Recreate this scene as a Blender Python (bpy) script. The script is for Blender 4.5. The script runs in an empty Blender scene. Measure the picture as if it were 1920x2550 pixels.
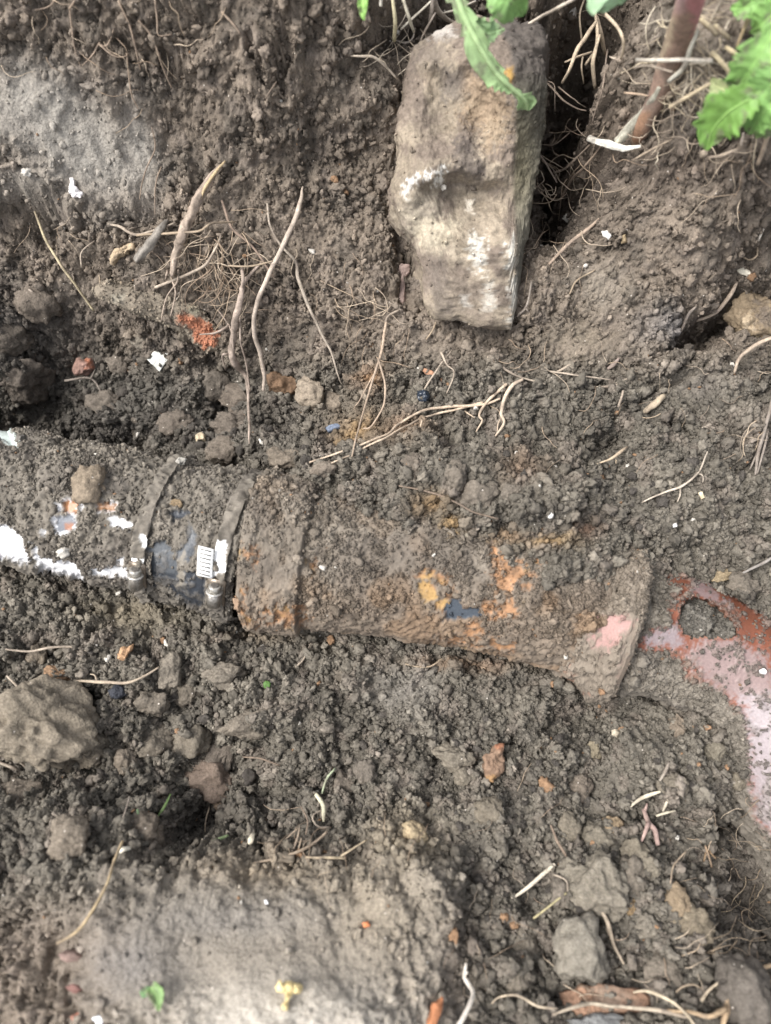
import bpy, bmesh, math, random

import numpy as np
from mathutils import Vector
from mathutils.bvhtree import BVHTree

random.seed(7)
RNG = np.random.default_rng(11)
SC = bpy.context.scene
COL = SC.collection
RAD = math.radians


# ------------------------------------------------------------------ camera
CAM = np.array([0.0, -0.181, 0.676])
TILT = RAD(15.0)
FPX, W0, H0 = 1917.0, 1920.0, 2550.0
cam_d = bpy.data.cameras.new('camera')
cam = bpy.data.objects.new('camera', cam_d)
COL.objects.link(cam)
cam.location = CAM
cam.rotation_euler = (TILT, 0, 0)
cam_d.sensor_fit = 'VERTICAL'
cam_d.sensor_height = 36.0
cam_d.lens = FPX / H0 * 36.0
cam_d.clip_start = 0.02
cam_d.clip_end = 300.0
cam_d.dof.use_dof = True
cam_d.dof.focus_distance = 0.675
cam_d.dof.aperture_fstop = 3.6
SC.camera = cam


# ------------------------------------------------------------------ sky and sun (bright overcast)
SUN_EL, SUN_AZ = RAD(58), RAD(268)      # azimuth measured clockwise from +Y
world = bpy.data.worlds.new('World')
SC.world = world
world.use_nodes = True
wn, wl = world.node_tree.nodes, world.node_tree.links
wn.clear()
sky = wn.new('ShaderNodeTexSky')
sky.sky_type = 'NISHITA'
sky.sun_disc = False
sky.sun_elevation = SUN_EL
sky.sun_rotation = SUN_AZ
sky.dust_density = 4.0
hs = wn.new('ShaderNodeHueSaturation')
hs.inputs['Saturation'].default_value = 0.30
bg = wn.new('ShaderNodeBackground')
bg.inputs['Strength'].default_value = 0.125
wo = wn.new('ShaderNodeOutputWorld')
wl.new(sky.outputs[0], hs.inputs['Color'])
wl.new(hs.outputs[0], bg.inputs['Color'])
wl.new(bg.outputs[0], wo.inputs['Surface'])
sun_d = bpy.data.lights.new('sun', 'SUN')
sun_d.energy = 1.5
sun_d.angle = RAD(26)
sun_d.color = (1.0, 0.97, 0.93)
sun = bpy.data.objects.new('sun', sun_d)
COL.objects.link(sun)
sdir = Vector((math.sin(SUN_AZ) * math.cos(SUN_EL), math.cos(SUN_AZ) * math.cos(SUN_EL), math.sin(SUN_EL)))
sun.rotation_euler = sdir.to_track_quat('Z', 'Y').to_euler()
sun.location = (0, 0, 3)

SC.cycles.max_bounces = 6
SC.cycles.diffuse_bounces = 3
SC.cycles.use_adaptive_sampling = True
SC.cycles.adaptive_threshold = 0.02
SC.view_settings.view_transform = 'Standard'
SC.view_settings.look = 'None'
SC.view_settings.exposure = 1.30
SC.view_settings.gamma = 1.0
SC.view_settings.use_curve_mapping = False


# ------------------------------------------------------------------ numeric helpers
CT, ST = math.cos(TILT), math.sin(TILT)
RIGHT = np.array([1.0, 0, 0]); UP = np.array([0, CT, ST]); FWD = np.array([0, ST, -CT])

def ray(u, v):
    u = np.asarray(u, float); v = np.asarray(v, float)
    d = FWD + ((u - W0 / 2) / FPX)[..., None] * RIGHT + ((H0 / 2 - v) / FPX)[..., None] * UP
    return d / np.linalg.norm(d, axis=-1, keepdims=True)

def at_z(u, v, z):
    d = ray(u, v)
    t = (np.asarray(z, float) - CAM[2]) / d[..., 2]
    return CAM + d * t[..., None]

def to_px(p):
    q = p - CAM
    dz = q @ FWD
    dz = np.where(dz < 0.05, 0.05, dz)
    return W0 / 2 + FPX * (q @ RIGHT) / dz, H0 / 2 - FPX * (q @ UP) / dz, dz

def hsh(ix, iy, iz, seed):
    h = (ix.astype(np.int64) * 374761393 + iy.astype(np.int64) * 668265263 + iz.astype(np.int64) * 2147483647 + seed * 974634777) & 0xFFFFFFFF
    h = ((h ^ (h >> 13)) * 1274126177) & 0xFFFFFFFF
    h = ((h ^ (h >> 16)) * 2246822519) & 0xFFFFFFFF
    h ^= h >> 15
    return (h & 0xFFFFFF) / float(0x1000000)

def sm(t): return t * t * (3 - 2 * t)
def smooth(a, b, x):
    t = np.clip((x - a) / (b - a), 0, 1)
    return sm(t)

def noise2(x, y, seed=0):
    ix, iy = np.floor(x), np.floor(y)
    fx, fy = x - ix, y - iy
    z = np.zeros_like(ix)
    out = 0
    vals = []
    for dx in (0, 1):
        for dy in (0, 1):
            a = hsh(ix + dx, iy + dy, z, seed) * 2 * math.pi
            vals.append(np.cos(a) * (fx - dx) + np.sin(a) * (fy - dy))
    sx, sy = sm(fx), sm(fy)
    return ((vals[0] * (1 - sy) + vals[1] * sy) * (1 - sx) + (vals[2] * (1 - sy) + vals[3] * sy) * sx) * 1.4

def fbm2(x, y, seed=0, octs=4, gain=.5):
    s, a = 0, 1
    for o in range(octs):
        s = s + a * noise2(x, y, seed + o * 17)
        x, y, a = x * 2.03 + 3.1, y * 2.03 - 1.7, a * gain
    return s

def noise3(p, seed=0):
    i = np.floor(p); f = p - i
    s = sm(f)
    out = 0
    for dx in (0, 1):
        for dy in (0, 1):
            for dz in (0, 1):
                h = hsh(i[:, 0] + dx, i[:, 1] + dy, i[:, 2] + dz, seed)
                w = (s[:, 0] if dx else 1 - s[:, 0]) * (s[:, 1] if dy else 1 - s[:, 1]) * (s[:, 2] if dz else 1 - s[:, 2])
                out = out + w * (h * 2 - 1)
    return out

def fbm3(p, seed=0, octs=4, gain=.5):
    s, a = 0, 1
    for o in range(octs):
        s = s + a * noise3(p, seed + o * 13)
        p, a = p * 2.03 + 1.3, a * gain
    return s

def worley(x, y, seed=0):
    ix, iy = np.floor(x), np.floor(y)
    z = np.zeros_like(ix)
    f1 = np.full(x.shape, 9.0); f2 = np.full(x.shape, 9.0); rid = np.zeros(x.shape)
    for dx in (-1, 0, 1):
        for dy in (-1, 0, 1):
            cx, cy = ix + dx, iy + dy
            px = cx + hsh(cx, cy, z, seed); py = cy + hsh(cx, cy, z + 1, seed)
            d = np.hypot(x - px, y - py)
            r = hsh(cx, cy, z + 2, seed)
            near = d < f1
            f2 = np.where(near, f1, np.minimum(f2, d))
            rid = np.where(near, r, rid)
            f1 = np.where(near, d, f1)
    return f1, f2, rid

def sdf(u, v, poly):
    """signed distance in pixels to a polygon, negative inside"""
    P = np.asarray(poly, float)
    d = np.full(u.shape, 1e9); inside = np.zeros(u.shape, bool)
    n = len(P)
    for i in range(n):
        a, b = P[i], P[(i + 1) % n]
        ab = b - a
        t = np.clip(((u - a[0]) * ab[0] + (v - a[1]) * ab[1]) / (ab @ ab + 1e-9), 0, 1)
        d = np.minimum(d, np.hypot(u - a[0] - t * ab[0], v - a[1] - t * ab[1]))
        c = ((a[1] > v) != (b[1] > v))
        xi = (b[0] - a[0]) * (v - a[1]) / (b[1] - a[1] + 1e-12) + a[0]
        inside ^= c & (u < xi)
    return np.where(inside, -d, d)

def blob(u, v, cu, cv, ru, rv, ang=0.0, power=2.0):
    c, s = math.cos(RAD(ang)), math.sin(RAD(ang))
    a, b = (u - cu) * c + (v - cv) * s, -(u - cu) * s + (v - cv) * c
    return np.exp(-((np.abs(a) / ru) ** power + (np.abs(b) / rv) ** power))

# zoom windows used while measuring: (offset u, offset v, scale)
ZW = {1: (0, 0, .5762), 2: (960, 0, .5762), 3: (0, 500, .5762), 4: (960, 500, .5762), 5: (0, 1060, .5762), 6: (960, 1060, .5762),
      7: (0, 1560, .5762), 8: (960, 1560, .5762), 9: (0, 1950, .5762), 10: (960, 1950, .5762), 11: (900, 0, .36015), 12: (1400, 0, .3121), 0: (0, 0, 1)}
def px(w, pts):
    o = ZW[w]
    return [(o[0] + a * o[2], o[1] + b * o[2]) for a, b in pts]


# ------------------------------------------------------------------ materials
def material(name, rough=.95, spec=.2, bump=(900, .6, .0006), grain=(700, .45), speck=0.0, metal=0.0, rough_attr=False, translucent=0.0, instancer=False):
    m = bpy.data.materials.new(name); m.use_nodes = True
    nt = m.node_tree; N, L = nt.nodes, nt.links
    bs = N['Principled BSDF']
    at = N.new('ShaderNodeAttribute'); at.attribute_name = 'tint'
    if instancer: at.attribute_type = 'INSTANCER'
    tc = N.new('ShaderNodeTexCoord')
    nz = N.new('ShaderNodeTexNoise'); nz.inputs['Scale'].default_value = grain[0]; nz.inputs['Detail'].default_value = 5; nz.inputs['Roughness'].default_value = .65
    L.new(tc.outputs['Object'], nz.inputs['Vector'])
    mr = N.new('ShaderNodeMapRange')
    mr.inputs['From Min'].default_value = .25; mr.inputs['From Max'].default_value = .75
    mr.inputs['To Min'].default_value = 1 - grain[1]; mr.inputs['To Max'].default_value = 1 + grain[1]
    L.new(nz.outputs['Fac'], mr.inputs['Value'])
    mx = N.new('ShaderNodeVectorMath'); mx.operation = 'SCALE'
    L.new(at.outputs['Color'], mx.inputs[0]); L.new(mr.outputs[0], mx.inputs['Scale'])
    col = mx.outputs[0]
    if speck:
        vo = N.new('ShaderNodeTexVoronoi'); vo.inputs['Scale'].default_value = 260
        L.new(tc.outputs['Object'], vo.inputs['Vector'])
        sep = N.new('ShaderNodeSeparateColor'); L.new(vo.outputs['Color'], sep.inputs[0])
        a = N.new('ShaderNodeMath'); a.operation = 'LESS_THAN'; a.inputs[1].default_value = .17; L.new(vo.outputs['Distance'], a.inputs[0])
        b = N.new('ShaderNodeMath'); b.operation = 'GREATER_THAN'; b.inputs[1].default_value = 1 - speck; L.new(sep.outputs[0], b.inputs[0])
        c = N.new('ShaderNodeMath'); c.operation = 'MULTIPLY'; L.new(a.outputs[0], c.inputs[0]); L.new(b.outputs[0], c.inputs[1])
        d = N.new('ShaderNodeMix'); d.data_type = 'RGBA'
        L.new(c.outputs[0], d.inputs[0]); L.new(col, d.inputs[6]); d.inputs[7].default_value = (.55, .5, .44, 1)
        col = d.outputs[2]
    L.new(col, bs.inputs['Base Color'])
    bs.inputs['Roughness'].default_value = rough
    if rough_attr:
        ra = N.new('ShaderNodeAttribute'); ra.attribute_name = 'rough'; L.new(ra.outputs['Fac'], bs.inputs['Roughness'])
    bs.inputs['Specular IOR Level'].default_value = spec
    bs.inputs['Metallic'].default_value = metal
    if bump:
        bz = N.new('ShaderNodeTexNoise'); bz.inputs['Scale'].default_value = bump[0]; bz.inputs['Detail'].default_value = 4
        L.new(tc.outputs['Object'], bz.inputs['Vector'])
        bp = N.new('ShaderNodeBump'); bp.inputs['Strength'].default_value = bump[1]; bp.inputs['Distance'].default_value = bump[2]
        L.new(bz.outputs['Fac'], bp.inputs['Height']); L.new(bp.outputs[0], bs.inputs['Normal'])
    if translucent:
        tr = N.new('ShaderNodeBsdfTranslucent'); L.new(col, tr.inputs['Color'])
        ms = N.new('ShaderNodeMixShader'); ms.inputs[0].default_value = translucent
        L.new(bs.outputs[0], ms.inputs[1]); L.new(tr.outputs[0], ms.inputs[2]); L.new(ms.outputs[0], N['Material Output'].inputs['Surface'])
    return m

M_SOIL = material('soil', speck=.035, bump=(420, .9, .0016), grain=(520, .42))
M_CRUMB = material('crumb', bump=(3.2, .9, .0006), grain=(2.2, .36), instancer=True)
M_PIPE = material('soiled_pipe', spec=.35, bump=(600, .35, .0008), grain=(600, .22), rough_attr=True)
M_STONE = material('limestone', rough=.9, bump=(300, .7, .0016), grain=(330, .38))
M_ROOT = material('root_bark', rough=.85, bump=(900, .5, .0006), grain=(500, .35))
M_LEAF = material('leaf', rough=.5, spec=.35, bump=(160, .3, .001), grain=(220, .22), translucent=.35)
M_STEEL = material('clamp_steel', rough=.42, spec=.5, bump=(700, .5, .0006), grain=(420, .55), metal=.7)
M_CHIP = material('chip', rough=.8, spec=.3, bump=(500, .5, .0008), grain=(380, .3))


# ------------------------------------------------------------------ mesh helpers
def mesh_from(name, V, F, mat, tint=None, rough=None, smooth_shade=True):
    """F: (n,3) or (n,4) int array, or list of such arrays"""
    Fs = F if isinstance(F, list) else [F]
    Fs = [np.asarray(f, np.int64) for f in Fs if len(f)]
    me = bpy.data.meshes.new(name)
    V = np.asarray(V, np.float32)
    me.vertices.add(len(V)); me.vertices.foreach_set('co', V.ravel())
    loops = np.concatenate([f.ravel() for f in Fs])
    tot = np.concatenate([np.full(len(f), f.shape[1]) for f in Fs])
    start = np.concatenate([[0], np.cumsum(tot)[:-1]])
    me.loops.add(len(loops)); me.loops.foreach_set('vertex_index', loops.astype(np.int32))
    me.polygons.add(len(tot)); me.polygons.foreach_set('loop_start', start.astype(np.int32))
    me.update(calc_edges=True)
    if smooth_shade:
        me.polygons.foreach_set('use_smooth', np.ones(len(tot), bool))
    n = len(V)
    if tint is not None:
        t = np.asarray(tint, np.float32)
        if t.ndim == 1: t = np.tile(t, (n, 1))
        c = np.ones((n, 4), np.float32); c[:, :3] = np.clip(t, 0, 1)
        a = me.attributes.new('tint', 'FLOAT_COLOR', 'POINT'); a.data.foreach_set('color', c.ravel())
    if rough is not None:
        a = me.attributes.new('rough', 'FLOAT', 'POINT'); a.data.foreach_set('value', np.broadcast_to(np.asarray(rough, np.float32), (n,)).copy())
    me.materials.append(mat)
    return me

def link(name, data, parent=None, label=None, cat=None, group=None, kind=None):
    o = bpy.data.objects.new(name, data)
    COL.objects.link(o)
    if parent is not None: o.parent = parent
    if label: o['label'] = label
    if cat: o['category'] = cat
    if group: o['group'] = group
    if kind: o['kind'] = kind
    return o

def normals_of(V, F):
    a, b, c = V[F[:, 0]], V[F[:, 1]], V[F[:, 2]]
    fn = np.cross(b - a, c - a)
    n = np.zeros_like(V)
    for k in range(F.shape[1]): np.add.at(n, F[:, k], fn)
    return n / (np.linalg.norm(n, axis=1, keepdims=True) + 1e-12)

def grid_faces(nr, nc, wrap=False):
    i = np.arange(nr - 1)[:, None]; j = np.arange(nc if wrap else nc - 1)[None, :]
    j2 = (j + 1) % nc
    return np.stack([i * nc + j, i * nc + j2, (i + 1) * nc + j2, (i + 1) * nc + j], -1).reshape(-1, 4)


# ------------------------------------------------------------------ the ground: a trench in garden soil
CP = []
def row(v, *uz):
    for u, z in uz: CP.append((u, v, z))
row(-10, (-60, .235), (250, .235), (480, .235), (760, .235), (1000, .20), (1130, .165), (1250, .13), (1420, .03), (1530, .13), (1640, .25), (1900, .262), (2050, .262))
row(200, (-60, .19), (250, .185), (480, .18), (800, .175), (960, .165), (1430, .0), (1500, .05), (1600, .215), (1900, .25), (2050, .25))
row(340, (-60, .155), (250, .15), (480, .142), (900, .13), (1060, .11), (1420, .0), (1530, .15), (1650, .20), (1900, .225), (2050, .225))
row(480, (-60, .12), (60, .12), (250, .112), (480, .112), (750, .108), (1370, .02), (1480, .115), (1700, .16), (1900, .175))
row(600, (-60, .07), (100, .066), (350, .082), (700, .088), (950, .084), (1350, .075), (1600, .122), (1900, .13), (2050, .13))
row(760, (-60, .045), (120, .03), (300, .045), (420, .058), (560, .055), (760, .06), (1000, .065), (1300, .078), (1600, .092), (1780, .085), (1900, .07), (2050, .07))
row(870, (-60, .01), (60, -.01), (150, -.02), (330, -.02), (520, -.004), (700, .03), (1000, .048), (1350, .063), (1650, .075), (1900, .078))
row(1000, (-60, -.03), (80, -.045), (300, -.042), (520, -.026), (700, .0), (900, .03), (1150, .044), (1400, .052), (1700, .06), (1900, .065))
row(1110, (-60, -.05), (120, -.062), (330, -.055), (560, -.008), (720, .022), (900, .05), (1150, .060), (1400, .062), (1900, .058))
row(1180, (800, .062), (960, .074))
row(1250, (1060, .091), (1250, .086), (1420, .072), (1650, .055), (1900, .05), (2050, .05))
row(1335, (1290, .084), (1430, .082))
row(1440, (1460, .080), (1540, .070), (1640, .040))
row(1400, (1520, .06), (1680, .042), (1900, .042), (2050, .045))
row(1450, (-60, .004), (130, .002), (250, .0), (330, -.002))
row(1500, (-60, .012), (130, .008), (330, .002), (450, -.004))
row(1570, (-60, .026), (250, .014), (480, .006), (560, .004))
row(1600, (600, .0), (780, -.006), (960, -.004), (1150, .0), (1300, .004))
row(1660, (700, .006), (950, .010), (1200, .012))
row(1760, (-60, .03), (150, .018), (420, .012), (750, .012), (1050, .014), (1350, .010), (1620, .016), (2050, .02))
row(1700, (1300, .004), (1650, -.004))
row(1750, (1480, -.002))
row(1920, (-60, .05), (150, .03), (420, .008), (700, .006), (1000, .012), (1300, .02), (1600, .026), (1850, .03), (2050, .03))
row(2050, (-60, .07), (80, .065), (300, .05), (480, -.012), (640, -.006), (830, .02), (1050, .035), (1300, .026), (1600, .03), (1780, .012), (1900, -.01))
row(2150, (-60, .09), (150, .088), (380, .088), (560, .086), (800, .084), (1050, .076), (1230, .04), (1500, .045), (1700, .04), (1860, .005), (2050, 0))
row(2350, (-60, .1), (150, .105), (500, .118), (850, .112), (1080, .092), (1250, .06), (1500, .06), (1720, .058), (1900, .03), (2050, .02))
row(2560, (-60, .12), (150, .128), (500, .15), (900, .145), (1130, .105), (1350, .085), (1600, .09), (1900, .095), (2050, .095))
CP = np.array(CP)
CW = at_z(CP[:, 0], CP[:, 1], CP[:, 2])
EX = []                                                   # the rim of the trench beyond the frame
for x in np.linspace(-.45, .45, 7):
    EX += [(x, .42, .262), (x, -.50, .20)]
CW = np.vstack([CW, np.array(EX)])
def tps_fit(xy, z, lam=2e-4):
    n = len(xy)
    r2 = ((xy[:, None] - xy[None]) ** 2).sum(-1)
    K = .5 * r2 * np.log(r2 + 1e-12) + lam * np.eye(n)
    P = np.c_[np.ones(n), xy]
    A = np.block([[K, P], [P.T, np.zeros((3, 3))]])
    return np.linalg.solve(A, np.r_[z, 0, 0, 0])
TW = tps_fit(CW[:, :2], CW[:, 2])
def tps(x, y):
    out = TW[-3] + TW[-2] * x + TW[-1] * y
    for (cx, cy, _), w in zip(CW, TW[:-3]):
        r2 = (x - cx) ** 2 + (y - cy) ** 2
        out = out + w * .5 * r2 * np.log(r2 + 1e-12)
    return out
GROUND_Z = .262
def base_height(x, y):
    xc, yc = np.clip(x, -.40, .40), np.clip(y, -.48, .40)
    h = tps(xc, yc)
    k = np.maximum(smooth(.40, .55, y), smooth(.48, .75, -y))
    k = np.maximum(k, smooth(.9, 1.6, np.abs(x)))
    return h * (1 - k) + GROUND_Z * k

def axis_coords(a, b, step, grow=1.22, far=60):
    core = np.arange(a, b, step)
    out, d, p = [], step, b
    while p < far:
        out.append(p); d *= grow; p += d
    lo, d, p = [], step, a
    while p > -far:
        d *= grow; p -= d; lo.append(p)
    return np.r_[lo[::-1], core, out]
gx = axis_coords(-.42, .42, .00132, 1.12)
gy = axis_coords(-.42, .41, .00124, 1.12)
GX, GY = np.meshgrid(gx, gy)
NR, NC = GX.shape
def coarse_eval(fn):
    cy, cx = np.r_[np.arange(0, NR - 1, 4), NR - 1], np.r_[np.arange(0, NC - 1, 4), NC - 1]
    QX, QY = np.meshgrid(gx[cx], gy[cy])
    Z = fn(QX.ravel(), QY.ravel()).reshape(QX.shape)
    Zx = np.stack([np.interp(gx, gx[cx], r) for r in Z])
    j = np.clip(np.searchsorted(gy[cy], gy, side='right') - 1, 0, len(cy) - 2)
    f = ((gy - gy[cy][j]) / (gy[cy][j + 1] - gy[cy][j]))[:, None]
    return Zx[j] * (1 - f) + Zx[j + 1] * f
B0 = coarse_eval(base_height)

PITS = [(1660, 1650, 50, 70, 10, .030), (1500, 1775, 100, 22, 8, .012),   # u, v, ru, rv, angle, depth(m): hollows, slits and undercuts
    (1440, 120, 72, 140, 12, .19), (1445, 300, 62, 120, 8, .13), (1395, 470, 32, 100, 8, .08), (1130, 40, 300, 26, 4, .035), (960, 60, 60, 60, 0, .02),
    (706, 120, 12, 85, 3, .030), (640, 150, 9, 52, -28, .022), (470, 30, 60, 26, 0, .012), (440, 170, 14, 40, -15, .010),
    (170, 552, 62, 18, 14, .026), (115, 575, 20, 50, -35, .02), (360, 525, 60, 24, -20, .014), (430, 530, 60, 26, 0, .012), (585, 690, 18, 50, 10, .012),
    (60, 1010, 90, 60, 10, .03), (200, 1100, 140, 26, 12, .022), (330, 1110, 70, 26, 5, .02), (560, 1030, 46, 40, -30, .02), (700, 1040, 50, 26, 10, .02), (560, 1165, 60, 22, 10, .02), (680, 1175, 60, 22, 20, .02),
    (1790, 790, 75, 36, -28, .06), (1735, 800, 40, 44, 0, .03), (1870, 740, 70, 26, 20, .045), (1690, 860, 70, 8, -28, .01), (1640, 970, 110, 7, -30, .010), (1700, 905, 80, 7, -30, .010),
    (1010, 655, 20, 110, -12, .02), (975, 720, 40, 20, 0, .014), (1250, 850, 60, 20, 14, .01), (1130, 1110, 60, 22, 20, .012), (1520, 1105, 30, 18, 0, .012),
    (190, 1745, 70, 26, -5, .030), (110, 1625, 45, 24, 0, .02), (180, 1935, 75, 20, -28, .016), (40, 1960, 50, 16, 10, .016),
    (470, 2075, 90, 48, 8, .038), (620, 2100, 100, 26, -3, .024), (215, 2105, 22, 40, 0, .012), (20, 2150, 40, 60, 0, .012),
    (1800, 2052, 34, 20, 10, .05), (1770, 2110, 14, 55, 10, .03), (1860, 2200, 60, 110, 15, .02), (1830, 2350, 70, 90, 0, .014), (1480, 2060, 50, 40, 20, .018), (1275, 1855, 22, 18, 0, .018), (1570, 2440, 50, 28, 10, .018), (1520, 2290, 20, 70, -20, .01), (1450, 1975, 50, 26, 0, .014),
    (880, 2150, 16, 90, -8, .010), (1755, 1880, 16, 14, 0, .012), (130, 2410, 18, 60, 8, .012), (180, 2470, 14, 60, 0, .010), (1260, 2480, 60, 24, 0, .01), (835, 1000, 28, 30, 0, .012),
]
BUMPS = [  # mounds and shelves
    (1600, 600, 160, 60, -25, .012), (1620, 740, 110, 70, 20, .012), (1400, 730, 90, 70, 0, .006), (650, 130, 45, 70, -20, .012), (330, 240, 60, 90, -25, .008), (520, 300, 120, 60, -35, .008),
    (80, 470, 120, 40, 12, .014), (10, 850, 100, 90, 0, .03), (260, 590, 110, 40, 10, .010), (1250, 860, 70, 40, 0, .006), (1130, 960, 110, 40, -6, .010), (1180, 1180, 120, 60, 10, .014), (1000, 1150, 80, 60, 0, .010), (700, 1160, 80, 40, 0, .012),
    (870, 1260, 130, 60, 22, .012), (1330, 1250, 120, 60, 12, .006), (1750, 1250, 140, 80, 0, .008), (1100, 1500, 60, 30, 0, .004), (1680, 1990, 70, 60, 0, .014), (1010, 2120, 46, 46, 0, .010), (950, 2230, 90, 90, 0, .010),
    (320, 2080, 90, 50, 0, .012), (150, 2120, 80, 60, 0, .010), (1450, 2190, 90, 90, 0, .006), (1400, 2380, 70, 70, 0, .006), (1090, 2300, 40, 160, 4, .012), (1620, 2240, 120, 80, 0, .008)]

P0 = np.stack([GX.ravel(), GY.ravel(), B0.ravel()], 1)
U, Vv, _ = to_px(P0)
inwin = (U > -500) & (U < 2420) & (Vv > -500) & (Vv < 3050)
dz = np.zeros(len(U))
wu = U + 16 * noise2(U / 70, Vv / 70, 3) + 7 * noise2(U / 22, Vv / 22, 4)
wv = Vv + 16 * noise2(U / 70 + 9, Vv / 70, 5) + 7 * noise2(U / 22 + 5, Vv / 22, 6)
for (a, b, c, d, e, h) in PITS: dz -= h * blob(wu, wv, a, b, c * 1.15, d * 1.15, e, 3.0)
for (a, b, c, d, e, h) in BUMPS: dz += h * blob(wu, wv, a, b, c * 1.2, d * 1.2, e, 2.2)
dz = np.where(inwin, dz, 0)
B1 = (B0.ravel() + dz).reshape(NR, NC)

# how crumbly (1) or scraped smooth (0) each place is
SMOOTH = [(640, 2370, 400, 190, 0, .80), (60, 250, 110, 90, 0, .95), (160, 330, 150, 110, 30, .9), (230, 400, 130, 90, 35, .9), (350, 380, 40, 110, -12, .9), (60, 480, 90, 40, 0, .6), (1480, 720, 80, 60, 0, .7), (1430, 860, 90, 30, 0, .75), (1540, 830, 90, 40, 0, .5), (1080, 870, 60, 50, 0, .6), (700, 820, 80, 60, 30, .5), (820, 640, 70, 60, 0, .35),
          (700, 2460, 300, 130, 0, .7), (520, 2260, 260, 90, 0, .4), (900, 2300, 90, 130, 0, .5), (300, 2420, 120, 110, 0, .5), (1010, 1720, 90, 60, 0, .7), (330, 1530, 120, 40, 10, .6), (1300, 2130, 30, 30, 0, .3), (1580, 480, 160, 50, 0, .25), (440, 770, 130, 40, 22, .5), (1720, 960, 70, 40, 0, .5), (230, 740, 90, 30, 18, .5)]
rough_map = np.ones(len(U))
for (a, b, c, d, e, s) in SMOOTH: rough_map *= 1 - s * blob(wu, wv, a, b, c, d, e, 2.4)
patch = smooth(-.35, .35, fbm2(U / 130, Vv / 130, 21, 3))
rough_map *= .55 + .45 * patch
wall = np.clip(1 - (Vv - 560) / 260, 0, 1) * (1 - .4 * smooth(1100, 1500, U))
floorish = smooth(820, 980, Vv) * (1 - smooth(2180, 2350, Vv) * (1 - smooth(1080, 1230, U)))

X, Y = GX.ravel(), GY.ravel()
# arc-length-like coordinate so grains keep their shape on the slopes
gyB = np.gradient(B0, gy, axis=0); gxB = np.gradient(B0, gx, axis=1)
S = np.cumsum(np.sqrt(1 + np.clip(gyB, -2, 2) ** 2) * np.gradient(gy)[:, None], axis=0).ravel()
def domes(scale, seed, keep=.6, warp=.35):
    a, b = X / scale, S / scale
    a2 = a + warp * noise2(a * 1.7, b * 1.7, seed + 1); b2 = b + warp * noise2(a * 1.7 + 7, b * 1.7, seed + 2)
    f1, f2, r = worley(a2, b2, seed)
    rr = .35 + .45 * r
    return np.where(r > 1 - keep, np.sqrt(np.clip(1 - (f1 / rr) ** 2, 0, 1)) * rr, 0), f2 - f1, r
d1, e1, r1 = domes(.0048, 31, .75)
d2, e2, r2 = domes(.0098, 41, .6)
d3, e3, r3 = domes(.021, 51, .45)
d4, e4, r4 = domes(.042, 61, .35)
fine = fbm2(X / .0035, S / .0035, 71, 3, .6)
mid = fbm2(X / .016, S / .016, 81, 4, .55)
big = fbm2(X / .07, S / .07, 91, 4, .5)
k = rough_map * np.where(inwin, 1, .6)
kw = k * (1 - .35 * wall)
disp = (.0042 * d1 * k * (1 - .35 * wall) + .0070 * d2 * kw + .014 * d3 * k * (.25 + .75 * floorish) + .020 * d4 * k * floorish * .8
        + .0011 * fine * (.35 + .65 * k) + .0062 * mid * (.20 + .80 * k) + .009 * big * (.35 + .65 * k))
ridge = np.abs(fbm2(X / .010 + .3 * mid, S / .010, 95, 3, .6))
disp -= .0075 * k * smooth(.17, .0, ridge) * (1 - .35 * wall)
# drying cracks on the near ledge and the scraped wall
cx_, cy_ = X / .034, S / .034
_, eC, _ = worley(cx_ + .5 * noise2(cx_ * 2, cy_ * 2, 5) + .2 * noise2(cx_ * 6, cy_ * 6, 6), cy_ + .5 * noise2(cx_ * 2 + 4, cy_ * 2, 7) + .2 * noise2(cx_ * 6, cy_ * 6 + 4, 8), 99)
ledge = smooth(2120, 2200, Vv) * (1 - smooth(1060, 1150, U))
crack = smooth(.075, .0, eC) * ledge * smooth(-.2, .5, fbm2(U / 160, Vv / 160, 14, 2)) * inwin
disp -= .0075 * crack
# scrape marks on the upper left wall, running down to the right
sc_ = noise2((U * .9 - Vv * .45) / 26, (U * .45 + Vv * .9) / 240, 15)
scr = blob(U, Vv, 240, 330, 260, 240, 0) * inwin
disp += .003 * sc_ * scr
amp = np.where(inwin, 1, np.where(np.abs(X) < 3, .9, 0))
core = smooth(.50, .42, np.abs(X)) * smooth(.50, .42, -Y) * smooth(.49, .41, Y)
disp = disp * amp * core + (1 - core) * smooth(6, 2, np.abs(X) + np.abs(Y)) * (.010 * fbm2(X / .11, Y / .11, 97, 3) + .012 * fbm2(X / .5, Y / .5, 98, 2))
nx_, ny_ = -gxB.ravel(), -gyB.ravel()
nl = np.sqrt(nx_ ** 2 + ny_ ** 2 + 1)
NB = np.stack([nx_ / nl, ny_ / nl, 1 / nl], 1)
TV = np.stack([X, Y, B1.ravel()], 1) + NB * disp[:, None]

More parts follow.
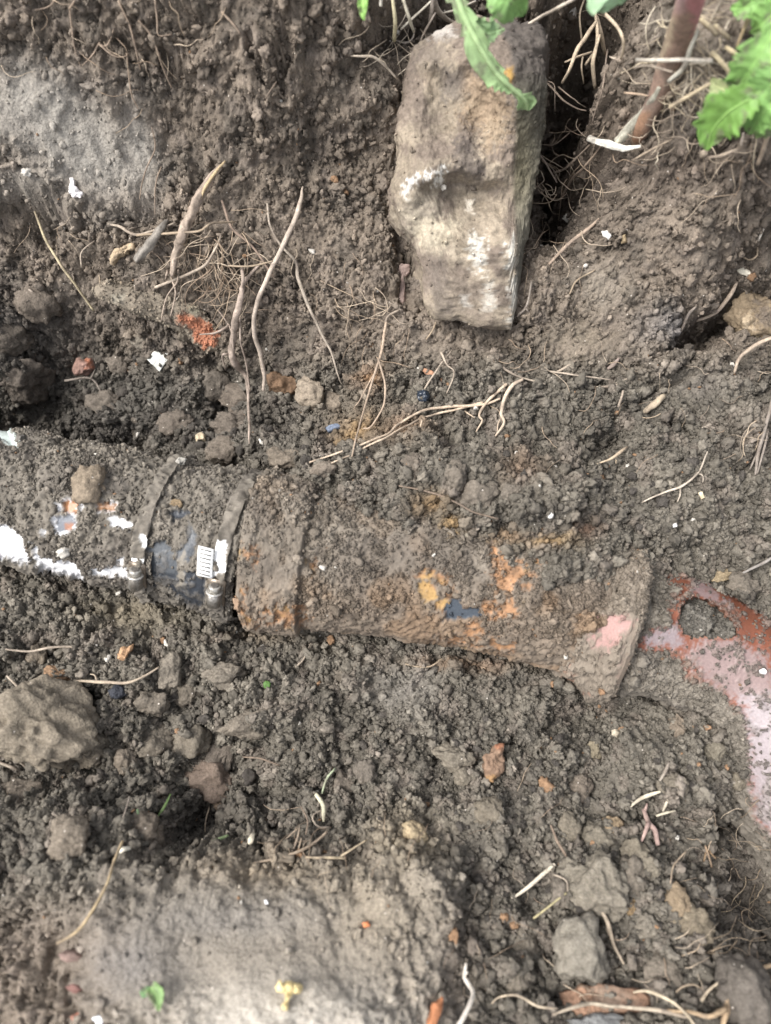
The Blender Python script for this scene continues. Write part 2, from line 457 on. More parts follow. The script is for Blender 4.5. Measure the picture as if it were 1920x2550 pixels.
# colour of the earth: humus, subsoil, clay smears, rust, ash, plus painted-in shade and skylight
C = lambda *c: np.array(c, float)
t_wall, t_floor, t_light, t_ledge, t_dark = C(.158, .130, .103), C(.125, .112, .092), C(.31, .287, .252), C(.205, .182, .150), C(.070, .063, .054)
T = t_floor + (t_wall - t_floor) * (1 - floorish)[:, None]
T *= (1 + .22 * big + .16 * mid)[:, None]
def dye(c, m):
    global T
    T = T + (np.asarray(c) - T) * np.clip(m, 0, 1)[:, None]
hum = smooth(.05, .55, fbm2(U / 90 + 3, Vv / 90, 121, 4))
dye(t_dark, .45 * hum * (1 - ledge))
lite = smooth(.1, .6, fbm2(U / 60 + 3, Vv / 60, 123, 4))
dye(C(.205, .170, .142), .40 * lite)
for (a, b, c, d, e, s) in SMOOTH[1:6]: dye(t_light, .9 * s * blob(wu, wv, a, b, c, d, e, 2.4))
dye(t_ledge, .85 * ledge * smooth(100, 420, U))
DYES = [(330, 990, 230, 110, (.080, .075, .067), .6), (60, 930, 120, 120, (.07, .066, .06), .5), (1070, 1262, 34, 22, (.30, .19, .09), .6), (1125, 1305, 30, 20, (.32, .20, .08), .6), (1250, 1335, 50, 12, (.24, .15, .08), .5), (1360, 1352, 60, 12, (.28, .17, .06), .55), (1010, 2100, 80, 60, (.30, .25, .18), .6), (930, 2260, 120, 130, (.26, .22, .165), .6), (1010, 2480, 60, 90, (.25, .21, .16), .4), (700, 2590, 300, 130, (.50, .46, .40), .9), (640, 2180, 180, 40, (.27, .21, .14), .45), (560, 2290, 200, 50, (.19, .18, .17), .4), (330, 2400, 110, 90, (.14, .135, .135), .5),  # palest spot, on the near ledge, paints in stronger skylight
        (1490, 730, 70, 60, (.24, .21, .17), .6), (1430, 850, 80, 40, (.22, .185, .14), .6), (1650, 820, 60, 50, (.16, .16, .165), .5), (1600, 900, 60, 30, (.2, .17, .14), .4), (1740, 960, 60, 30, (.21, .185, .16), .4), (330, 1530, 120, 36, (.22, .185, .13), .6), (200, 720, 120, 30, (.2, .17, .14), .4),
        (1010, 1715, 80, 60, (.19, .175, .155), .6), (900, 1075, 80, 60, (.23, .165, .105), .55), (880, 1090, 40, 26, (.32, .20, .08), .45), (1020, 1090, 60, 30, (.26, .15, .08), .4), (930, 950, 40, 30, (.34, .17, .06), .35), (1290, 1180, 60, 40, (.22, .14, .09), .4), (1450, 1320, 40, 20, (.24, .12, .07), .4), (1150, 1660, 130, 16, (.26, .15, .08), .35), (650, 1590, 120, 14, (.20, .15, .10), .4),
        (80, 2300, 60, 60, (.2, .17, .14), .4), (1440, 240, 110, 280, (.045, .037, .031), .85), (1390, 480, 40, 110, (.05, .042, .036), .7), (1850, 2250, 90, 240, (.062, .052, .045), .65), (500, 2080, 150, 60, (.062, .054, .046), .6), (230, 1080, 200, 60, (.055, .05, .046), .7), (1130, 50, 260, 40, (.05, .042, .036), .7), (1780, 800, 90, 50, (.075, .062, .052), .5), (600, 1060, 200, 90, (.07, .062, .056), .4), (80, 850, 160, 110, (.085, .076, .068), .4),  # dark entries: humus, with shade painted into the stone gap and hollows
        (1540, 250, 60, 160, (.17, .135, .105), .5), (1720, 140, 90, 120, (.30, .265, .22), .6), (1750, 300, 60, 40, (.24, .21, .18), .5), (1680, 420, 160, 60, (.14, .11, .09), .4), (130, 800, 130, 60, (.10, .09, .08), .4), (20, 700, 60, 40, (.1, .09, .08), .3), (1900, 1080, 90, 60, (.19, .155, .13), .4), (250, 560, 70, 30, (.20, .18, .155), .4), (1010, 790, 50, 40, (.21, .175, .145), .4)]
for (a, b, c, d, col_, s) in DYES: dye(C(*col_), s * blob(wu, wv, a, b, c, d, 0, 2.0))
specks = smooth(.62, .8, noise2(U / 9, Vv / 9, 131))
dye(C(.20, .17, .14), .35 * specks * (1 - .5 * floorish))
T *= (1 + .30 * (r1 - .5) * k + .20 * (r2 - .5) * k)[:, None]
T = T * (inwin * core)[:, None] + (t_wall * (1 + .25 * fbm2(X / .11, Y / .11, 96, 3))[:, None]) * (1 - inwin * core)[:, None]
lawn = smooth(.55, .9, np.maximum(np.abs(Y) - .05, np.abs(X) - .9))[:, None]
T = T * (1 - lawn) + C(.075, .09, .035) * lawn
GF = grid_faces(NR, NC)
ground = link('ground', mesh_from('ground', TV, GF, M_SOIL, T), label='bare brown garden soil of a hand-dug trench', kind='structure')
crumb_density = (.05 + .95 * rough_map ** 1.3 * (.30 + .70 * floorish)) * smooth(-200, -120, U) * smooth(2130, 2050, U) * smooth(-200, -120, Vv) * smooth(2760, 2680, Vv)
crumb_density *= (1 - .6 * ledge)

SURF = []     # (V, F, density, tint) of everything loose soil may lie on
SURF.append((TV, GF, crumb_density, T))


# ------------------------------------------------------------------ pipes
def catmull(P, n):
    P = np.asarray(P, float)
    Q = np.vstack([2 * P[0] - P[1], P, 2 * P[-1] - P[-2]])
    t = np.linspace(0, len(P) - 1 - 1e-9, n)
    i = t.astype(int); f = (t - i)[:, None]
    a, b, c, d = Q[i], Q[i + 1], Q[i + 2], Q[i + 3]
    return .5 * (2 * b + (c - a) * f + (2 * a - 5 * b + 4 * c - d) * f ** 2 + (-a + 3 * b - 3 * c + d) * f ** 3)

def frames(C_):
    t = np.gradient(C_, axis=0); t /= np.linalg.norm(t, axis=1, keepdims=True)
    up = np.array([0, 0, 1.0])
    s = np.cross(t, up); s /= np.linalg.norm(s, axis=1, keepdims=True) + 1e-12
    n = np.cross(s, t)
    return t, s, n

def sweep(C_, R_, nth):
    t, s, n = frames(C_)
    th = np.linspace(0, 2 * math.pi, nth, endpoint=False)
    d = np.cos(th)[None, :, None] * s[:, None] + np.sin(th)[None, :, None] * n[:, None]
    V = C_[:, None] + d * R_[:, None, None]
    return V.reshape(-1, 3), d.reshape(-1, 3), grid_faces(len(C_), nth, True)

CRUST = C(.150, .133, .110)
def soiled(V, D, expo, bare, crust_h=.0035, seed=0, bare_rough=.4, tint_shift=0.0, crumb=1.0):
    """coat a surface with dried soil except where expo is 1"""
    p = V / .0055
    n1 = fbm3(p, seed, 3, .6); n2 = fbm3(V / .022, seed + 5, 3)
    lump = np.clip(n2 + .25, 0, 1)
    soil = 1 - expo
    # rounded crumbs on the coat
    V2 = V + D * ((crust_h * (.6 + .9 * lump) + (.0022 * n1 + .0012 * fbm3(V / .0024, seed + 31, 2)) * crumb) * soil)[:, None]
    crust = CRUST * (1 + tint_shift + .22 * n2 + .22 * n1)[:, None]
    crust = crust + (C(.095, .083, .072) - crust) * (smooth(.1, .5, fbm3(V / .03, seed + 9, 3)) * .5)[:, None]
    tint = crust * soil[:, None] + bare * expo[:, None]
    return V2, tint, .95 * soil + bare_rough * expo

def expo_mask(u, v, polys, seed, feather=5, jit=7):
    m = np.zeros(u.shape)
    j = jit * (noise2(u / 12, v / 12, seed) + .7 * noise2(u / 5, v / 5, seed + 1))
    for P in polys: m = np.maximum(m, smooth(feather, -feather, sdf(u, v, P) + j))
    return m

def pipe_mesh(C_, R_, nth, polys, bare, seed, crust_h=.0035, feather=4, jit=7, bare_rough=.4, paints=(), tint_shift=0.0, holes=None, crumb=1.0, dust=0.0):
    V, D, F = sweep(C_, R_, nth)
    u, v, _ = to_px(V)
    m = expo_mask(u, v, polys, seed, feather, jit)
    if dust: m = m * (1 - dust * smooth(.0, .5, fbm3(V / .012, seed + 21, 4, .7)))
    bare_c = np.tile(np.asarray(bare, float), (len(V), 1)) * (1 + .18 * fbm3(V / .02, seed + 3, 3))[:, None]
    for (poly, col_, f, j) in paints:
        a = expo_mask(u, v, [poly], seed + 33, f, j)
        bare_c = bare_c * (1 - a[:, None]) + np.asarray(col_) * a[:, None]
    V2, tint, rg = soiled(V, D, m, bare_c, crust_h, seed, bare_rough, tint_shift, crumb)
    if holes is not None:
        fu, fv = u[F].mean(1), v[F].mean(1)
        face_d = D[F].mean(1)
        h = (sdf(fu, fv, holes) + 6 * noise2(fu / 14, fv / 14, seed)) < 0
        F = F[~(h & (face_d[:, 2] > .1))]
    return V2, F, D, tint, rg, m

AZ = .030
def ax(u, v, z=AZ): return at_z(u, v, z)

# white plastic drain pipe coming in from the left
a0, a1 = ax(-330, 1166), ax(447, 1320)
n = 300
tt = np.linspace(0, 1, n)
Cw = a0 + (a1 - a0) * tt[:, None]
Rw = np.full(n, .0550)
whites = [px(5, P) for P in [
    [(-40, 395), (0, 415), (60, 440), (100, 490), (125, 585), (60, 572), (-60, 548), (-200, 520), (-200, 440)],
    [(148, 498), (178, 560), (240, 575), (335, 588), (360, 645), (180, 612), (152, 560)],
    [(395, 612), (550, 602), (560, 645), (395, 632)],
    [(475, 398), (510, 396), (572, 420), (565, 446), (520, 438), (490, 432)],
    [(250, 342), (268, 340), (268, 372), (252, 375)], [(352, 340), (366, 338), (366, 360), (352, 362)], [(510, 565), (540, 565), (535, 590), (512, 590)],
    [(610, 475), (632, 470), (635, 525), (620, 520)], [(185, 450), (205, 448), (205, 465), (185, 465)], [(235, 395), (245, 395), (245, 412), (235, 412)]]]
whites += [px(5, [(-120, -40), (0, -15), (45, 35), (98, 100), (70, 112), (0, 60), (-120, 30)])]
paintw = [(px(5, [(240, 395), (330, 380), (335, 440), (270, 470), (240, 460)]), (.16, .17, .19), 5, 8), (px(5, [(275, 320), (350, 330), (340, 385), (280, 375)]), (.30, .14, .06), 5, 8), (px(5, [(420, 335), (510, 340), (500, 375), (430, 370)]), (.26, .14, .07), 5, 8), (px(5, [(285, 425), (320, 420), (320, 450), (285, 450)]), (.28, .14, .09), 4, 5), (px(5, [(-120, -60), (0, -25), (60, 35), (110, 120), (0, 80), (-120, 40)]), (.66, .74, .70), 3, 3)]
allw = whites + [p[0] for p in paintw[:4]]
V, F, D, tint, rg, mW = pipe_mesh(Cw, Rw, 300, allw, (.84, .84, .85), 201, crust_h=.004, feather=5, jit=6, bare_rough=.3, paints=paintw)
white_pipe = link('plastic_drain_pipe', mesh_from('plastic_drain_pipe', V, F, M_PIPE, tint, rg), label='white plastic drain pipe caked with soil at the left edge', cat='pipe')
SURF.append((V, F, smooth(.35, 0, mW) * smooth(.1, .5, D[:, 2]) * .6, tint * 1.04))

# black rubber coupling
b0, b1 = ax(410, 1312), ax(638, 1368)
n = 150
tt = np.linspace(0, 1, n)
Cb = b0 + (b1 - b0) * tt[:, None]
Rb = np.interp(tt, [0, .02, .12, .16, .42, .56, .70, .74, .96, 1], [.0560, .0585, .0585, .0575, .0575, .0605, .0615, .0605, .0605, .058])
blacks = [px(5, P) for P in [
    [(572, 425), (598, 330), (618, 325), (592, 435)], [(733, 375), (822, 362), (818, 386), (752, 416)], [(815, 415), (852, 470), (842, 560), (795, 605), (750, 592), (768, 540), (808, 500)],
    [(640, 500), (720, 495), (770, 590), (760, 650), (640, 650)], [(645, 610), (870, 630), (895, 700), (885, 770), (820, 775), (740, 705), (660, 660)], [(628, 450), (648, 455), (652, 600), (678, 695), (655, 690), (632, 600)], [(955, 560), (982, 540), (975, 640), (950, 650)]]]
V, F, D, tint, rg, mB = pipe_mesh(Cb, Rb, 300, blacks, (.030, .034, .041), 211, crust_h=.0028, feather=4, jit=6, bare_rough=.33, dust=.4,
                                  paints=[(px(5, [(640, 520), (730, 500), (800, 520), (850, 470), (845, 400), (800, 640), (640, 630)]), (.085, .092, .10), 12, 10), (px(5, [(770, 560), (800, 540), (800, 680), (770, 690)]), (.20, .18, .15), 5, 8)])
coupling = link('rubber_coupling', None, label='black rubber pipe coupling with two steel band clamps, smeared with soil', cat='coupling')
link('sleeve', mesh_from('sleeve', V, F, M_PIPE, tint, rg), coupling)
SURF.append((V, F, (.05 + .95 * smooth(.3, 0, mB)) * smooth(.1, .5, D[:, 2]) * .6, CRUST * np.ones((len(V), 1))))

axb = (b1 - b0) / np.linalg.norm(b1 - b0)
def ring_frame(frac):
    c = b0 + (b1 - b0) * frac
    s = np.cross(axb, [0, 0, 1.0]); s /= np.linalg.norm(s)
    return c, s, np.cross(s, axb)
def theta_for(frac, r, u, v):
    c, s, n_ = ring_frame(frac)
    th = np.linspace(-math.pi, math.pi, 721)
    P = c + r * (np.cos(th)[:, None] * s + np.sin(th)[:, None] * n_)
    uu, vv, dd = to_px(P)
    vis = ((P - c) @ -FWD) > 0
    e = np.where(vis, np.abs(vv - v), 1e9)
    return th[e.argmin()]

def clamp(frac, r, width, polys, screw_uv, seed, slots=None):
    root = coupling
    c, s, n_ = ring_frame(frac)
    th = np.linspace(0, 2 * math.pi, 320, endpoint=False)
    prof = [(-width / 2, -.0004), (-width / 2, .0011), (-width / 2 + .0008, .0013), (width / 2 - .0008, .0013), (width / 2, .0011), (width / 2, -.0004)]
    off = np.concatenate([np.linspace(prof[i], prof[i + 1], 7)[:-1] for i in range(5)] + [np.array([prof[-1]])])
    d = np.cos(th)[None, :, None] * s + np.sin(th)[None, :, None] * n_
    V = c + axb * off[:, 0][:, None, None] + d * (r + off[:, 1])[:, None, None]
    V = V.reshape(-1, 3); D = np.broadcast_to(d, (len(off), len(th), 3)).reshape(-1, 3)
    F = grid_faces(len(off), len(th), True)
    u, v, _ = to_px(V)
    m = expo_mask(u, v, polys, seed, 3, 6)
    V2, tint, rg = soiled(V, D, m, np.tile(C(.86, .86, .85), (len(V), 1)), .0022, seed, .3)
    band = link('clamp_band', mesh_from('clamp_band', V2, F, M_PIPE, tint, rg), root)
    # worm-screw housing: saddle, barrel and slotted hex head, lying tangentially on the band
    t0 = theta_for(frac, r, *screw_uv)
    dr = math.cos(t0) * s + math.sin(t0) * n_
    tg = math.sin(t0) * s - math.cos(t0) * n_       # towards the bottom of the trench
    if tg @ UP > 0: tg = -tg
    o = c + dr * (r + .0055)
    sgn = 1
    def tube(p0, p1, r0, r1, nn=14, ns=2, name='x', col_=(.5, .49, .46), hexa=False, seedn=0):
        nn = 6 if hexa else nn
        a = p1 - p0; L_ = np.linalg.norm(a); a /= L_
        x = np.cross(a, dr); x /= np.linalg.norm(x); y = np.cross(a, x)
        ring = np.linspace(0, 2 * math.pi, nn, endpoint=False)
        rr = [(0, r0 * .82), (.06, r0), (.94, r1), (1, r1 * .82)]
        VV = [p0]
        for f, q in rr:
            VV += [p0 + a * L_ * f + q * (math.cos(g) * x + math.sin(g) * y) for g in ring]
        VV.append(p1)
        FF = []
        for k_ in range(3):
            for j in range(nn): FF.append((1 + k_ * nn + j, 1 + k_ * nn + (j + 1) % nn, 1 + (k_ + 1) * nn + (j + 1) % nn, 1 + (k_ + 1) * nn + j))
        T3 = [(0, 1 + (j + 1) % nn, 1 + j) for j in range(nn)] + [(len(VV) - 1, 1 + 3 * nn + j, 1 + 3 * nn + (j + 1) % nn) for j in range(nn)]
        VV = np.array(VV)
        return VV, [np.array(FF), np.array(T3)]
    V_, F_ = tube(o - tg * .001, o + tg * .0125, .0058, .0055)
    sc = CRUST * 1.1
    cm = smooth(-.3, .3, fbm3(V_ / .004, seed, 2))[:, None]
    h = link('screw_housing', mesh_from('screw_housing', V_ + dr * .0005, F_, M_STEEL, C(.34, .32, .29) * (1 - cm * .8) + sc * cm * .8, smooth_shade=True), root)
    V_, F_ = tube(o - tg * .0072, o - tg * .0016, .0052, .0052, hexa=True)
    hd = link('screw_head', mesh_from('screw_head', V_, F_, M_STEEL, (.40, .38, .34), smooth_shade=False), root)
    V_, F_ = tube(o - tg * .0018, o - tg * .0004, .0066, .0066)
    link('screw_collar', mesh_from('screw_collar', V_, F_, M_STEEL, (.52, .50, .46), smooth_shade=True), hd)
    V_, F_ = tube(o - tg * .0078, o - tg * .0070, .0032, .0032, hexa=False)
    link('screw_slot', mesh_from('screw_slot', V_, F_, M_CHIP, (.10, .09, .08)), hd)
    # saddle under the housing
    hw = width * .62
    VV, FF = [], []
    g = np.linspace(-.010, .014, 9)
    for k_, q in enumerate(g):
        tq = t0 + q / r * (1 if (math.sin(t0 + .01) * n_ + math.cos(t0 + .01) * s - dr) @ tg > 0 else -1)
        dq = math.cos(tq) * s + math.sin(tq) * n_
        for w_ in (-hw, hw):
            for e_ in (.0008, .0030):
                VV.append(c + axb * w_ + dq * (r + e_))
    VV = np.array(VV)
    for k_ in range(8):
        b_ = k_ * 4
        FF += [(b_ + 1, b_ + 3, b_ + 7, b_ + 5), (b_ + 0, b_ + 4, b_ + 6, b_ + 2), (b_, b_ + 1, b_ + 5, b_ + 4), (b_ + 2, b_ + 6, b_ + 7, b_ + 3)]
    FF += [(0, 2, 3, 1), (32, 33, 35, 34)]
    link('saddle', mesh_from('saddle', VV, np.array(FF), M_STEEL, (.24, .20, .16)), band)
    if slots:
        # loose slotted end of the band lying on the sleeve beside the housing
        sgn2 = 1 if (math.sin(t0 + .01) * n_ + math.cos(t0 + .01) * s - dr) @ tg > 0 else -1
        wt = .0062
        q0, q1 = -.0105, -.0330
        g = np.linspace(q0, q1, 15)
        VV, FF = [], []
        for q in g:
            tq = t0 + sgn2 * q / r
            dq = math.cos(tq) * s + math.sin(tq) * n_
            lift = .0036 + .0022 * ((q - q0) / (q1 - q0)) ** 2
            cc = c + axb * (slots + .10 * (q - q0))
            for w_ in (-wt, wt):
                for e_ in (0, .0009): VV.append(cc + axb * w_ + dq * (r + lift + e_))
        VV = np.array(VV)
        for k_ in range(14):
            b_ = k_ * 4
            FF += [(b_ + 1, b_ + 3, b_ + 7, b_ + 5), (b_, b_ + 4, b_ + 6, b_ + 2), (b_, b_ + 1, b_ + 5, b_ + 4), (b_ + 2, b_ + 6, b_ + 7, b_ + 3)]
        FF += [(0, 2, 3, 1), (56, 57, 59, 58)]
        tail = link('clamp_tail', mesh_from('clamp_tail', VV, np.array(FF), M_PIPE, (.84, .84, .82), .3, smooth_shade=False), root)
        for q in np.linspace(q0 - .002, q1 + .002, 7):
            tq = t0 + sgn2 * q / r
            dq = math.cos(tq) * s + math.sin(tq) * n_
            tgq = (-math.sin(tq) * s + math.cos(tq) * n_)
            lift = .0036 + .0022 * ((q - q0) / (q1 - q0)) ** 2 + .0007
            cc = c + axb * (slots + .10 * (q - q0)) + dq * (r + lift)
            box = np.array([cc + axb * i * .0044 + tgq * j * .00045 + dq * k2 * .0005 for i in (-1, 1) for j in (-1, 1) for k2 in (-1, 1)])
            link('slot', mesh_from('slot', box, np.array([(0, 1, 3, 2), (4, 6, 7, 5), (0, 4, 5, 1), (2, 3, 7, 6), (0, 2, 6, 4), (1, 5, 7, 3)]), M_CHIP, (.07, .065, .06), smooth_shade=False), tail)
    return root
clamp(.06, .0612, .011, [px(5, [(560, 560), (625, 575), (630, 640), (560, 640)]), px(5, [(612, 470), (640, 470), (640, 520), (615, 520)])], (345, 1424), 221)
clamp(.86, .0630, .012, [px(5, [(905, 530), (935, 500), (975, 495), (978, 620), (905, 660)])], (536, 1466), 231, slots=-.0095)

# rusty cast-iron pipe with its socket
i0, i1, i2, i3 = ax(642, 1369, .036), ax(790, 1388, .038), ax(1150, 1443, .034), ax(1500, 1530, .028)
Ci = catmull([i0, i1, i2, i3], 420)
d_ = np.r_[0, np.cumsum(np.linalg.norm(np.diff(Ci, axis=0), axis=1))]
f_ = d_ / d_[-1]
Ri = np.interp(f_, [0, .004, .02, .04, .055, .140, .153, .159, .8, 1], [.055, .0655, .067, .067, .0645, .0645, .0635, .0570, .0535, .051])
V, D, F = sweep(Ci, Ri, 320)
u, v, _ = to_px(V)
rust_polys = [px(6, P) for P in [
    [(130, 640), (200, 620), (290, 660), (310, 740), (260, 790), (190, 790), (150, 740)], [(455, 520), (560, 580), (630, 640), (620, 700), (560, 720), (480, 720), (450, 640)], [(400, 760), (560, 740), (575, 820), (430, 830)],
    [(360, 830), (430, 850), (420, 920), (300, 915)], [(135, 290), (190, 300), (330, 400), (310, 470), (240, 440), (200, 370)], [(500, 440), (640, 455), (770, 510), (780, 540), (650, 520), (520, 490)], [(180, 900), (400, 905), (560, 940), (560, 975), (300, 940)], [(640, 560), (700, 560), (690, 600), (650, 600)]]]
rust_polys += [px(5, P) for P in [[(1000, 680), (1060, 690), (1080, 850), (1020, 850)], [(1160, 780), (1330, 770), (1340, 850), (1100, 860)], [(1330, 590), (1360, 590), (1360, 640), (1335, 650)], [(1050, 520), (1120, 540), (1100, 600), (1050, 600)]]]
blue_poly = px(6, [(262, 770), (300, 742), (325, 755), (335, 785), (405, 782), (408, 822), (340, 835), (250, 835)])
mr = expo_mask(u, v, rust_polys, 241, 14, 18) * .85
mb = expo_mask(u, v, [blue_poly, px(6, [(110, 380), (150, 375), (160, 410), (120, 415)])], 243, 3, 6)
rust = C(.27, .145, .072) * (1 + .7 * fbm3(V / .007, 245, 4, .65))[:, None]
rust += (C(.38, .235, .085) - rust) * (smooth(.1, .6, fbm3(V / .016, 247, 3)))[:, None]
bare = rust * (1 - mb[:, None]) + C(.058, .070, .086) * mb[:, None]
m = np.maximum(mr * smooth(-.5, .15, fbm3(V / .006, 249, 3)), mb)
V2, tint, rg = soiled(V, D, m, bare, .0026, 251, .7, .04, .7)
br_ = (smooth(.25, 0, m) * (.25 + .40 * smooth(1400, 1530, v)))[:, None]
tint = tint * (1 - br_) + (C(.185, .142, .105) * (1 + .25 * fbm3(V / .009, 253, 4, .6) )[:, None] + C(.05, .012, -.012) * smooth(.0, .5, fbm3(V / .03, 254, 3))[:, None]) * br_
iron_pipe = link('iron_pipe', None, label='rusty cast iron drain pipe half buried across the trench', cat='pipe')
socket_ring = int(np.searchsorted(f_, .1565))
def sub_rings(a, b):
    nth = 320
    return slice(a * nth, b * nth), grid_faces(b - a, nth, True)
sl, Fs = sub_rings(0, socket_ring + 1)
link('socket', mesh_from('socket', V2[sl], Fs, M_PIPE, tint[sl], rg[sl]), iron_pipe, label='wide socket end of the iron pipe')
SURF.append((V2[sl], Fs, ((1 - m) * smooth(.1, .6, D[:, 2]))[sl] * (.14 + .7 * smooth(1330, 1180, v[sl])), tint[sl]))
sl, Fs = sub_rings(socket_ring, len(Ci))
link('barrel', mesh_from('barrel', V2[sl], Fs, M_PIPE, tint[sl], rg[sl]), iron_pipe)
bl = smooth(1560, 1440, v[sl]) * (.25 + .75 * smooth(-.25, .3, noise2(u[sl] / 90, v[sl] / 90, 77)))
bl = np.maximum(bl, 1.2 * smooth(1150, 1260, u[sl]) * smooth(1610, 1530, v[sl]))
bl = np.maximum(bl, smooth(1040, 860, u[sl]) * smooth(1540, 1480, v[sl]))
SURF.append((V2[sl], Fs, ((.12 + .88 * smooth(.3, 0, m)) * smooth(.1, .6, D[:, 2]))[sl] * (.05 + bl * 1.3), tint[sl] * .84))
# the wall of the socket mouth (annular lip)
c0, t0_ = Ci[0], (Ci[1] - Ci[0]) / np.linalg.norm(Ci[1] - Ci[0])
Cl = np.array([c0 + t0_ * q for q in (0.0, -.0002, .012)])
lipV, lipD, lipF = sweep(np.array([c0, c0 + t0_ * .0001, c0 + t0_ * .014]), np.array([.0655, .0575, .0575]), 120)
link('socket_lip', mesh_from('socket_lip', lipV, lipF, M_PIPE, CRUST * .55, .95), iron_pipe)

# glazed clay: collar and broken bend
k0, k1 = ax(1400, 1518, .024), ax(1556, 1562, .026)
Ck = k0 + (k1 - k0) * np.linspace(0, 1, 150)[:, None]
fk = np.linspace(0, 1, 150)
Rk = np.interp(fk, [0, .2, .42, .55, .66, .78, .88, .95, .985, 1], [.046, .0535, .0560, .0600, .0645, .0662, .0655, .0625, .056, .044])
pinks = [px(6, P) for P in [[(822, 842), (900, 820), (1030, 815), (1075, 850), (1010, 930), (930, 1000), (870, 940)], [(1020, 930), (1085, 840), (1085, 990), (1040, 1100), (1000, 1120)]]] + [px(8, P) for P in [[(770, 180), (800, 160), (830, 220), (790, 260), (745, 260)], [(710, 265), (800, 275), (900, 290), (760, 295)]]]
V, F, D, tint, rg, mK = pipe_mesh(Ck, Rk, 260, pinks, (.30, .185, .165), 261, crust_h=.0016, feather=4, jit=8, bare_rough=.6, tint_shift=.12,
                                  paints=[(px(6, [(1030, 900), (1100, 820), (1100, 1000), (1030, 1120), (980, 1120)]), (.20, .16, .125), 10, 8), (px(8, [(700, 150), (900, 150), (900, 300), (700, 300)]), (.30, .19, .14), 6, 6)], dust=.8)
tint = tint * (1 - .5 * (1 - mK[:, None])) + C(.20, .160, .122) * .5 * (1 - mK[:, None])
collar = link('clay_collar', mesh_from('clay_collar', V, F, M_PIPE, tint, rg), label='pinkish clay pipe collar at the right end of the iron pipe', cat='pipe collar')
SURF.append((V, F, (.06 + .94 * smooth(.3, 0, mK)) * smooth(.2, .6, D[:, 2]) * (.3 + 1.0 * smooth(1560, 1500, to_px(V)[1])), tint * .92))

Cc = catmull([ax(1540, 1560, .018), ax(1690, 1590, .018), ax(1830, 1680, .016), ax(1935, 1830, .016), ax(1995, 2010, .004), ax(2030, 2200, -.04)], 420)
Rc = np.full(420, .0515)
glaze = [px(6, P) for P in [
    [(1180, 655), (1290, 650), (1400, 665), (1520, 730), (1640, 840), (1750, 930), (1800, 1200), (1600, 1200), (1480, 1130), (1380, 1060), (1290, 1060), (1300, 1020), (1200, 980), (1090, 965), (1080, 925), (1160, 880), (1240, 880), (1220, 780), (1240, 740), (1300, 740), (1240, 700)],
    [(1300, 1000), (1400, 960), (1700, 960), (1900, 1500), (1760, 1500), (1660, 1300), (1500, 1200), (1450, 1150), (1400, 1120), (1280, 1080)]]] + [px(8, [(1500, 250), (1720, 250), (1850, 900), (1666, 900), (1600, 840), (1570, 620), (1560, 400), (1480, 320)])]
hole_poly = px(6, [(1272, 775), (1310, 745), (1370, 742), (1440, 790), (1500, 850), (1525, 900), (1500, 925), (1400, 925), (1330, 920), (1280, 900), (1265, 850)])
V, D, F = sweep(Cc, Rc, 260)
u, v, _ = to_px(V)
pk = [(px(6, [(1290, 1000), (1360, 925), (1500, 925), (1640, 990), (1800, 1300), (1666, 1300), (1500, 1190), (1380, 1100)]), (.235, .172, .162), 20, 24), (px(6, [(1110, 900), (1260, 860), (1290, 960), (1130, 950)]), (.22, .18, .185), 10, 14), (px(8, [(1540, 300), (1700, 300), (1800, 900), (1666, 900), (1600, 830), (1560, 600)]), (.285, .245, .25), 24, 24), (px(6, [(1310, 660), (1400, 690), (1500, 790), (1440, 770), (1330, 720)]), (.24, .17, .165), 8, 14)]
V, F, D, tint, rg, mC = pipe_mesh(Cc, Rc, 260, glaze, (.185, .066, .038), 271, crust_h=.003, feather=4, jit=12, bare_rough=.42, paints=pk, holes=hole_poly, dust=.42)
clay = link('clay_bend', None, label='glazed red brown clay pipe bend with a broken hole full of soil', cat='pipe')
link('bend_wall', mesh_from('bend_wall', V, F, M_PIPE, tint, rg), clay)
SURF.append((V, F, (.02 + (1 - mC) * 1.3) * smooth(.2, .6, D[:, 2]), tint * (1 - mC[:, None]) + C(.13, .115, .10) * mC[:, None]))
# inner wall of the bend, seen at the broken edge
Vi, Di, Fi = sweep(Cc, Rc - .009, 120)
ui, vi, _ = to_px(Vi)
fu, fv, fd = ui[Fi].mean(1), vi[Fi].mean(1), Di[Fi].mean(1)
hh = ((sdf(fu, fv, hole_poly) + 6 * noise2(fu / 14, fv / 14, 271)) < -3) & (fd[:, 2] > .1)
link('bend_lining', mesh_from('bend_lining', Vi, Fi[~hh], M_PIPE, (.30, .16, .11), .7), clay)
# soil lying inside the broken bend
Vf, Df, Ff = sweep(Cc[40:260], Rc[40:260] - .0125 + .004 * noise2(np.arange(220) / 14., np.zeros(220), 3), 200)
nf = fbm3(Vf / .006, 281, 4, .6)
Vf = Vf + Df * (.003 * nf)[:, None]
fill = link('soil_fill', mesh_from('soil_fill', Vf, Ff, M_SOIL, C(.12, .11, .095) * (1 + .3 * nf)[:, None]), clay)
uf, vf, _ = to_px(Vf)
SURF.append((Vf, Ff, smooth(0, -20, sdf(uf, vf, hole_poly)) * smooth(.1, .4, Df[:, 2]) * 2.0, np.tile(C(.13, .12, .103), (len(Vf), 1))))


def cluster(V, seed): return .55 + 1.9 * smooth(.05, .40, fbm3(V / .026, seed, 3, .6))
SURF[1:] = [(V, F, d * cluster(V, 61 + i_), t) for i_, (V, F, d, t) in enumerate(SURF[1:])]

